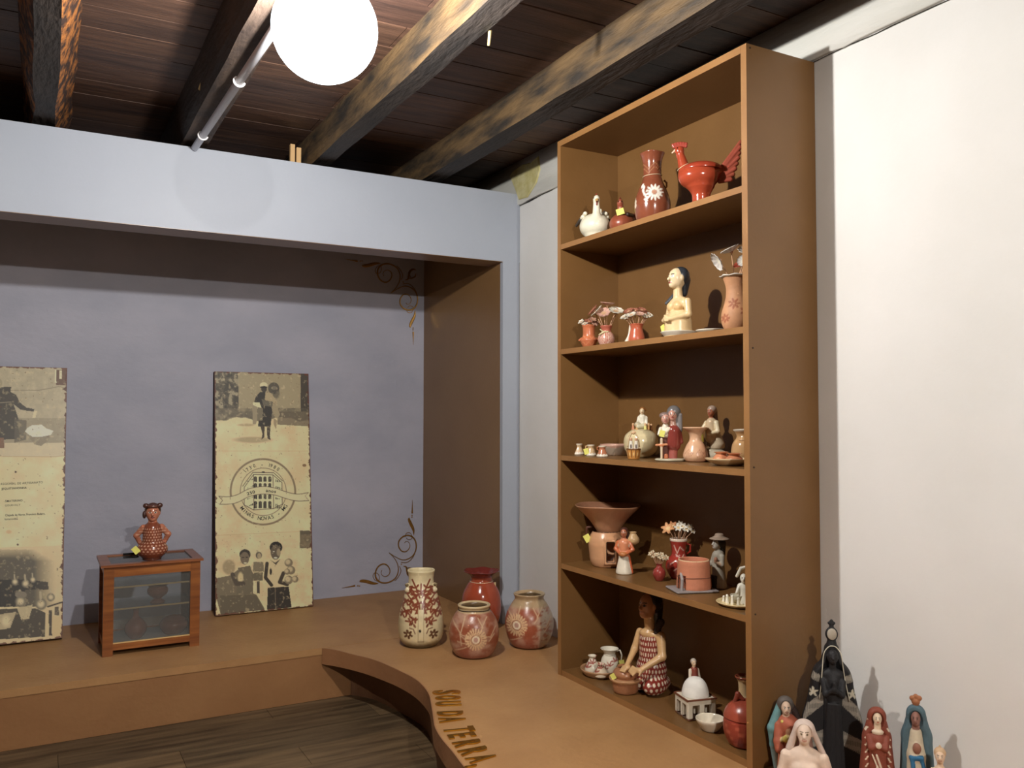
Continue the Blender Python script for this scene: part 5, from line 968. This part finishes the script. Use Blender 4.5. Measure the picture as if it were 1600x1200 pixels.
t, K = atp('clay_pot', 'brown clay bowl with open mouth under the hands of the kneeling woman', 'pot', -.235, 2.442, Z1, 416)
lathe('body', [(15, 0), (19, 2), (22, 17), (22.5, 19), (18, 22), (20.5, 28), (17, 34.5), (12, 38), (13, 39.5), (9, 37), (15, 32), (18, 26)], K, VCOL, t, 64, (172, 114, 74), None, 5, wob=.03)
lathe('lower_rim', [(21.5, 16), (25, 19), (25.5, 22), (22, 22)], K, VCOL, t, 60, (196, 146, 100), None, 3, rim=(0, 7, .5, .6))
price_tag(t, (-19, -15, 27), K, 4.5, 30)
t, K = atp('domed_shrine', 'white domed clay chapel on square arcade with a tiny woman behind the dome', 'figurine', -.175, 2.122, Z1, 452, 28)
CW = (226, 214, 190); CT = (120, 70, 48)
fig('arcade', [('b', (0, 0, 17), (24, 22, 14), CW, 0), ('B', (-10, 0, 12), (5.5, 40, 10), (90, 66, 50), 0), ('B', (10, 0, 12), (5.5, 40, 10), (90, 66, 50), 0), ('B', (0, -9, 12), (40, 5.5, 10), (90, 66, 50), 0), ('B', (0, 9, 12), (40, 5.5, 10), (90, 66, 50), 0), ('b', (0, 0, 1.2), (24, 22, 1.2), CT, 0)], K, t, VMATT, .8, .6)
for a in ((-25, 25, -23, -21.6), (-25, 25, 21.6, 23), (-25.2, -23.8, -23, 23), (23.8, 25.2, -23, 23)): box('cornice', a[0]*K, a[1]*K, a[2]*K, a[3]*K, 29.5*K, 32*K, flat('brown_trim_clay', CT, .7) if a[0] == -25 and a[2] == -23 else bpy.data.materials['brown_trim_clay'], t)
lathe('dome', [(21, 31), (20.5, 38), (17, 49), (10, 57), (0, 60)], K, VMATT, t, 48, (240, 236, 226), None, 5)
hd, sp = head((4, 12, 77), 5, (222, 190, 150), ears=False)
fig('tiny_woman', [('c', (5, 15, 45), (5, 13, 66), 8, 6, (130, 60, 44)), ('c', (4, 12, 68), (4, 12, 73), 2.4, 2.2, (222, 190, 150)), ('c', (-2, 13, 66), (-4, 10, 56), 2.4, 2, (230, 214, 190)), ('c', (11, 13, 66), (14, 12, 52), 2.6, 2.2, (230, 214, 190))]+hd, K, t, None, .6, 1.2, sp)
fig('hair', [('e', (4.5, 14, 79), (4.8, 4.8, 4.8), (190, 176, 160))], K, t, None, .6, 1)
t, K = atp('white_bowl', 'small white bowl in front of the domed chapel', 'bowl', -.225, 1.992, Z1, 474)
lathe('body', [(9, 0), (13, 1), (21, 13), (22.5, 18), (20.5, 17.5), (12, 4.5), (0, 3.5)], K, VSHINE, t, 48, (232, 220, 196), None, 5)
t, K = atp('lidded_jar', 'lobed red clay jar with knotted lid handle, at the right of the bottom shelf', 'jar', -.215, 1.845, Z1, 496)
def lob(p): p.fr(0, 0, 1); th = np.arctan2(p.X, -p.D); g = np.sin(th*9+np.floor(p.Y/9)*1.6); p.put(((g > .5) & (p.Y < 40) & ((p.Y % 9) > 2)).astype(float), (206, 104, 74), .5)
lathe('body', [(20, 0), (25, 3), (32, 20), (32.5, 36), (31, 42), (29, 42), (28, 30)], K, VCOL, t, 90, (156, 58, 38), lob, 6, rim=(-1, 9, .5, 0))
lathe('lid', [(32, 42.8), (32.5, 45), (28, 56), (17, 66), (0, 70)], K, VCOL, t, 48, (166, 72, 48), None, 5)
fig('lid_handle', [('c', (-14, -4, 66), (-10, -4, 78), 3.4, 3.8, (150, 66, 48)), ('c', (-10, -4, 78), (-2, -4, 70), 3.8, 3, (150, 66, 48))], K, t, VCOL, .7, 2)
t, K = atp('long_neck_jar', 'cream long-necked jar behind the lobed red jar', 'jar', -.12, 1.945, Z1, 474)
lathe('body', [(14, 0), (20, 3), (24, 20), (20, 36), (11, 48), (8.5, 56), (9, 72), (13, 79), (14, 81), (12, 81.5), (7.5, 72), (7, 56)], K, VSHINE, t, 56, (214, 186, 136), lambda p: (p.fr(0, 0, 1), p.put((p.Y > 78).astype(float), (150, 74, 48))), 7)
# ================================================================== statues beside the bookcase
def veilstars(P, C):
    """black mantle with fringed silver bands and stars on both sides"""
    C = C.copy(); x = np.abs(P[:, 0]); z = P[:, 2]; SV = lin((150, 142, 128)); sil = lin((196, 188, 166))
    fr = P[:, 1] < 6
    for zc, h, sl in ((156, 6, .35), (108, 10, -.9), (56, 11, -.45)):
        zz = zc+sl*(x-30); m = fr & (np.abs(z-zz) < h) & (x > 14); strip = ((x*1.1+z*.1) % 2.6) < 1.9
        C[m & strip] = SV; C[m & ~strip] = lin((96, 90, 82))
    for cx, cz_ in ((29, 131),):
        a = np.arctan2(z-cz_, x-cx); rr = np.hypot(z-cz_, x-cx); R_ = 2.6+5.6*np.abs(np.cos(2.5*(a-PI/2)))**2.2
        C[fr & (rr < R_)] = sil
    return C
t, K = atp('black_madonna', 'tall black praying statue with crown, silver stars and fringes on the mantle', 'statue', -.13, 1.575, 0, 531, 6)
BK = (30, 29, 31)
hd, sp = head((0, -8, 188), 11, (34, 32, 34), lips=(44, 38, 38), eye=(20, 18, 18), white=(52, 50, 50), ears=False)
fig('body', [('c', (0, -4, 0), (0, -4, 70), 19, 14, BK), ('c', (0, -4, 70), (0, -4, 150), 14, 13, BK), ('e', (0, -4, 158), (18, 10, 12), BK), ('c', (0, -5, 160), (0, -7, 176), 6, 5, BK), ('c', (-14, -10, 150), (-12, -18, 132), 5, 4.5, BK), ('c', (-12, -18, 132), (-1, -24, 142), 4, 3, BK), ('c', (14, -10, 150), (12, -18, 132), 5, 4.5, BK), ('c', (12, -18, 132), (1, -24, 142), 4, 3, BK), ('c', (-.8, -24, 138), (-.5, -25, 152), 2.2, 1.6, BK), ('c', (1.6, -24, 138), (1, -25, 152), 2.2, 1.6, BK)] +
    [('c', (-14+4.6*i, -17.5-1.6*(i % 2), 8), (-8+2.7*i, -17-1.2*(i % 2), 118), 2.4, 1.6, BK) for i in range(7)]+hd, K, t, VMATT, 1.25, 2.5, sp)
fig('mantle', [('c', (0, 7, 196), (0, 8, 178), 11, 15, BK), ('c', (0, 8, 178), (0, 8, 150), 14, 30, BK), ('c', (0, 10, 150), (0, 12, 80), 30, 44, BK), ('c', (0, 12, 80), (0, 12, 18), 44, 45, BK), ('C', (0, -22, 10), (0, -20, 150), 20, 15, BK), ('C', (0, -12, 150), (0, -12, 188), 20, 11.5, BK), ('B', (0, -44, 60), (70, 40, 160), None, 0), ('B', (0, 60, 60), (80, 40, 200), None, 0)], K, t, VMATT, 1.2, 5, (), veilstars)
tube('mantle_trim', [(x*K, y*K, z*K) for x, y, z in spline([(-20, -9, 122), (-17, -9, 146), (-15, -9, 172), (-12.5, -8, 192), (-6, -8, 202), (0, -8, 204), (6, -8, 202), (12.5, -8, 192), (15, -9, 172), (19, -9, 146), (24, -9, 122)], 4)], .75*K, flat('silver_trim', (206, 200, 180), .4), t, 6)
fig('crown', [('c', (0, 4, 200), (0, 3, 212), 9, 6, BK), ('e', (0, 2, 220), (9.5, 6, 11), BK), ('c', (0, 2, 230), (0, 2, 236), 3.5, 3, BK), ('e', (-3.5, 2, 237), (2.4, 2.4, 2.4), BK), ('e', (3.5, 2, 237), (2.4, 2.4, 2.4), BK), ('e', (0, 2, 240), (2.6, 2.4, 3), BK)], K, t, VMATT, .9, 2)
fig('medallion', [('e', (0, -3.5, 221), (7.2, 2.4, 9), (180, 170, 152))], K, t, VMATT, .7, 1)
t, K = atp('saint_statue', 'orange-robed saint statue with long blue veil beside the bookcase, yellow collar', 'statue', -.22, 1.668, 0, 522, 8)
ORG = (176, 92, 64)
hd, sp = head((-1, -5, 100), 10, (206, 176, 150), lips=(140, 80, 70), eye=(50, 40, 36), thin=.95, ears=False)
fig('body', [('c', (2, -1, 0), (2, 0, 50), 17, 13, (206, 126, 90)), ('c', (2, 0, 50), (2, 0, 74), 13, 16, ORG), ('c', (0, -2, 78), (-1, -4, 90), 5.5, 5, (206, 176, 150)), ('c', (15, 0, 74), (19, -5, 56), 8, 7, ORG), ('c', (19, -5, 56), (2, -14, 50), 6, 4, (206, 180, 120)), ('c', (-12, -2, 72), (-14, -10, 50), 7, 6.5, ORG), ('c', (-14, -10, 50), (-12, -13, 40), 7, 7.5, ORG), ('c', (-12, -12, 52), (1, -17, 60), 3.5, 2.8, (200, 176, 110)), ('e', (1, -15, 66), (4, 3, 6), (190, 140, 100)), ('e', (-4, -17, 57), (3.4, 2.5, 5.5), (214, 196, 90)), ('c', (10, -12, 4), (6, -12, 44), 3, 2, (214, 200, 120)), ('c', (-4, -14, 4), (-2, -13, 44), 3, 2, (190, 84, 60))]+hd, K, t, VMATT, .95, 2.5, sp)
fig('collar', [('c', (-7, -9, 80), (9, -9, 80), 3, 3, (206, 190, 84))], K, t, VMATT, .7, 1)
fig('veil', [('e', (-1, 3, 104), (12.5, 11, 12), (92, 84, 78)), ('c', (-10, 4, 100), (-21, 2, 66), 5, 7.5, (104, 150, 152)), ('c', (-21, 2, 66), (-20, 4, 40), 7.5, 5, (104, 150, 152)), ('c', (-20, 4, 40), (-15, 6, 4), 5, 4, (130, 160, 162)), ('c', (9, 5, 100), (18, 6, 80), 5, 6, (60, 44, 40)), ('c', (0, 12, 96), (4, 14, 6), 12, 16, (110, 96, 90)), ('E', (-1, -11, 100), (10, 10, 13), None)], K, t, VMATT, .95, 2.5)
t, K = atp('madonna_bust', 'pale pink-white clay woman statue with long veil, foremost of the statues', 'statue', -.27, 1.555, 0, 552, 0)
PW = (232, 206, 184)
hd, sp = head((0, -3, 89), 15.5, PW, lips=(206, 150, 130), eye=(110, 90, 64), white=(196, 170, 140), thin=.9, ears=False)
fig('body', [('c', (0, 0, 0), (0, 0, 30), 26, 24, PW), ('e', (0, 0, 48), (29, 15, 20), PW), ('c', (0, -1, 58), (0, -2, 76), 7.5, 7, PW), ('c', (-27, 0, 52), (-33, -1, 26), 9, 8, PW), ('c', (-33, -1, 26), (-22, -14, 2), 8, 7, PW), ('c', (27, 0, 52), (35, -1, 28), 9, 8, PW), ('c', (35, -1, 28), (26, -14, 2), 8, 7, PW), ('e', (-9, -13, 36), (10, 8, 10), PW), ('e', (11, -13, 36), (10, 8, 10), PW), ('e', (2, -20, 16), (9, 8, 9), PW), ('e', (2, -20, 7), (14, 9, 10), PW)]+hd, K, t, VMATT, 1.05, 4, sp)
fig('veil', [('e', (0, 3, 94), (16, 14, 15), (222, 200, 186)), ('c', (-13, 2, 92), (-22, 2, 62), 4, 6, (214, 192, 178)), ('c', (13, 2, 92), (29, 2, 54), 4, 5, (214, 192, 178)), ('c', (0, 10, 88), (0, 12, 40), 10, 16, (150, 110, 96)), ('E', (0, -13, 87), (14, 14.5, 18), None)], K, t, VMATT, 1, 2)
t, K = atp('saint_statue', 'rust-red robed saint statue with white dashes on its cloak, against the white wall', 'statue', -.16, 1.40, 0, 572, 6)
RR = (138, 66, 46); CWW = (226, 206, 180)
def dash(P, C):
    C = C.copy(); x = np.abs(P[:, 0]); z = P[:, 2]; q = (z/11) % 1; m = (P[:, 1] < 3) & (np.abs((x-16)+(q-.5)*7) < 1.3) & (q > .2) & (q < .8); C[m] = lin((232, 216, 190)); m = (P[:, 1] < 0) & (np.abs(x-27+(q-.5)*5-(120-z)*.03) < 1.2) & (q < .55); C[m] = lin((232, 216, 190)); return C
hd, sp = head((0, -5, 133), 8.5, (226, 200, 168), lips=(190, 110, 90), eye=(60, 44, 36), ears=False)
fig('body', [('c', (0, -2, 0), (0, -2, 60), 19, 13, RR), ('c', (0, -2, 60), (0, -2, 100), 13, 13, RR), ('c', (0, -4, 112), (0, -5, 124), 6, 5, (226, 200, 168)), ('e', (0, -6, 113), (9, 6, 4.5), CWW), ('c', (-12, -4, 104), (-10, -13, 90), 6, 5, RR), ('c', (-10, -13, 90), (0, -16, 94), 4.5, 3.5, RR), ('c', (12, -4, 104), (10, -13, 90), 6, 5, RR), ('c', (10, -13, 90), (0, -16, 94), 4.5, 3.5, RR), ('e', (0, -18, 96), (4, 3, 4.5), CWW), ('c', (-3, -16, 80), (9, -17, 46), 1.3, 1.2, CWW), ('c', (-9, -15, 80), (-2, -17, 62), 1.2, 1.2, CWW), ('c', (-2, -17, 62), (-12, -19, 46), 1.2, 1.2, CWW)]+hd, K, t, VMATT, .95, 2, sp)
fig('cloak', [('e', (0, 1, 137), (13, 11, 12), RR), ('c', (0, 5, 130), (0, 6, 100), 14, 21, RR), ('c', (0, 6, 100), (0, 8, 10), 21, 30, RR), ('C', (0, -22, 0), (0, -18, 104), 22, 17, RR), ('E', (0, -9, 130), (10, 10, 13), None), ('B', (0, -47, 60), (60, 40, 160), None, 0), ('B', (0, 54, 60), (80, 40, 200), None, 0)], K, t, VMATT, 1.1, 4, (), dash)
t, K = atp('saint_statue', 'blue-cloaked saint statue with brown crown, rightmost standing by the white wall', 'statue', -.092, 1.33, 0, 577, -4)
BL = (80, 106, 116)
hd, sp = head((0, -6, 140), 10.5, (142, 98, 84), lips=(120, 76, 66), eye=(60, 42, 36), white=(150, 110, 96), ears=False, thin=.85)
fig('body', [('c', (0, -2, 0), (0, -2, 84), 17, 14, (206, 192, 164)), ('c', (0, -3, 84), (0, -3, 118), 14, 9, (206, 192, 164)), ('c', (0, -4, 116), (0, -5, 130), 6, 5.5, (142, 98, 84)), ('e', (2, -17, 98), (6, 4, 8), (150, 100, 78)), ('c', (-6, -15, 82), (8, -16, 84), 3.2, 3.2, (44, 110, 150)), ('c', (-5, -15, 82), (-4, -18, 66), 3, 2.6, (44, 110, 150)), ('c', (8, -15, 82), (14, -16, 62), 2.6, 2.6, (44, 110, 150))]+hd, K, t, VMATT, .95, 3, sp)
fig('cloak', [('e', (0, 0, 146), (14, 12, 14), BL), ('c', (0, 5, 138), (0, 6, 110), 15, 22, BL), ('c', (0, 6, 110), (0, 6, 10), 22, 27, BL), ('C', (0, -22, 0), (0, -18, 118), 20, 15, BL), ('E', (0, -11, 138), (11.5, 11, 15), None), ('B', (0, -47, 60), (60, 40, 160), None, 0), ('B', (0, 50, 60), (80, 40, 200), None, 0)], K, t, VMATT, 1.1, 3)
fig('crown', [('e', (0, 0, 164), (6, 5, 5), (160, 100, 60)), ('e', (-5, -1, 169), (4, 3.5, 4), (160, 100, 60)), ('e', (5, 0, 170), (4, 3.5, 4), (160, 100, 60)), ('e', (0, 0, 172), (3.5, 3.5, 4), (160, 100, 60)), ('c', (0, 0, 156), (0, 0, 164), 4, 5, (150, 96, 64))], K, t, VMATT, .8, 2)
t, K = atp('small_angel', 'small pale clay figure beside the blue-cloaked statue, only its head in view', 'statue', -.13, 1.235, 0, 605, 0)
hd, sp = head((0, -3, 109), 9.5, (224, 192, 160), lips=(190, 130, 110), ears=False)
fig('body', [('c', (0, 0, 0), (0, 0, 60), 18, 14, (226, 196, 166)), ('c', (0, 0, 60), (0, 0, 84), 14, 10, (226, 196, 166)), ('c', (0, 0, 90), (0, -2, 102), 4.5, 4.2, (224, 192, 160)), ('c', (-11, 0, 84), (-13, -8, 66), 4.5, 3.5, (226, 196, 166)), ('c', (-13, -8, 66), (0, -14, 72), 3.5, 2.8, (224, 192, 160)), ('c', (11, 0, 84), (13, -8, 66), 4.5, 3.5, (226, 196, 166)), ('c', (13, -8, 66), (0, -14, 72), 3.5, 2.8, (224, 192, 160))]+hd, K, t, VMATT, 1, 3, sp)
fig('hair', [('e', (0, 1, 113), (8.8, 9, 9), (206, 170, 130)), ('c', (0, 0, 118), (0, 0, 124), 3, 1.5, (206, 170, 130)), ('E', (0, -10, 108), (8, 8, 9), None)], K, t, VMATT, .8, 1.5)
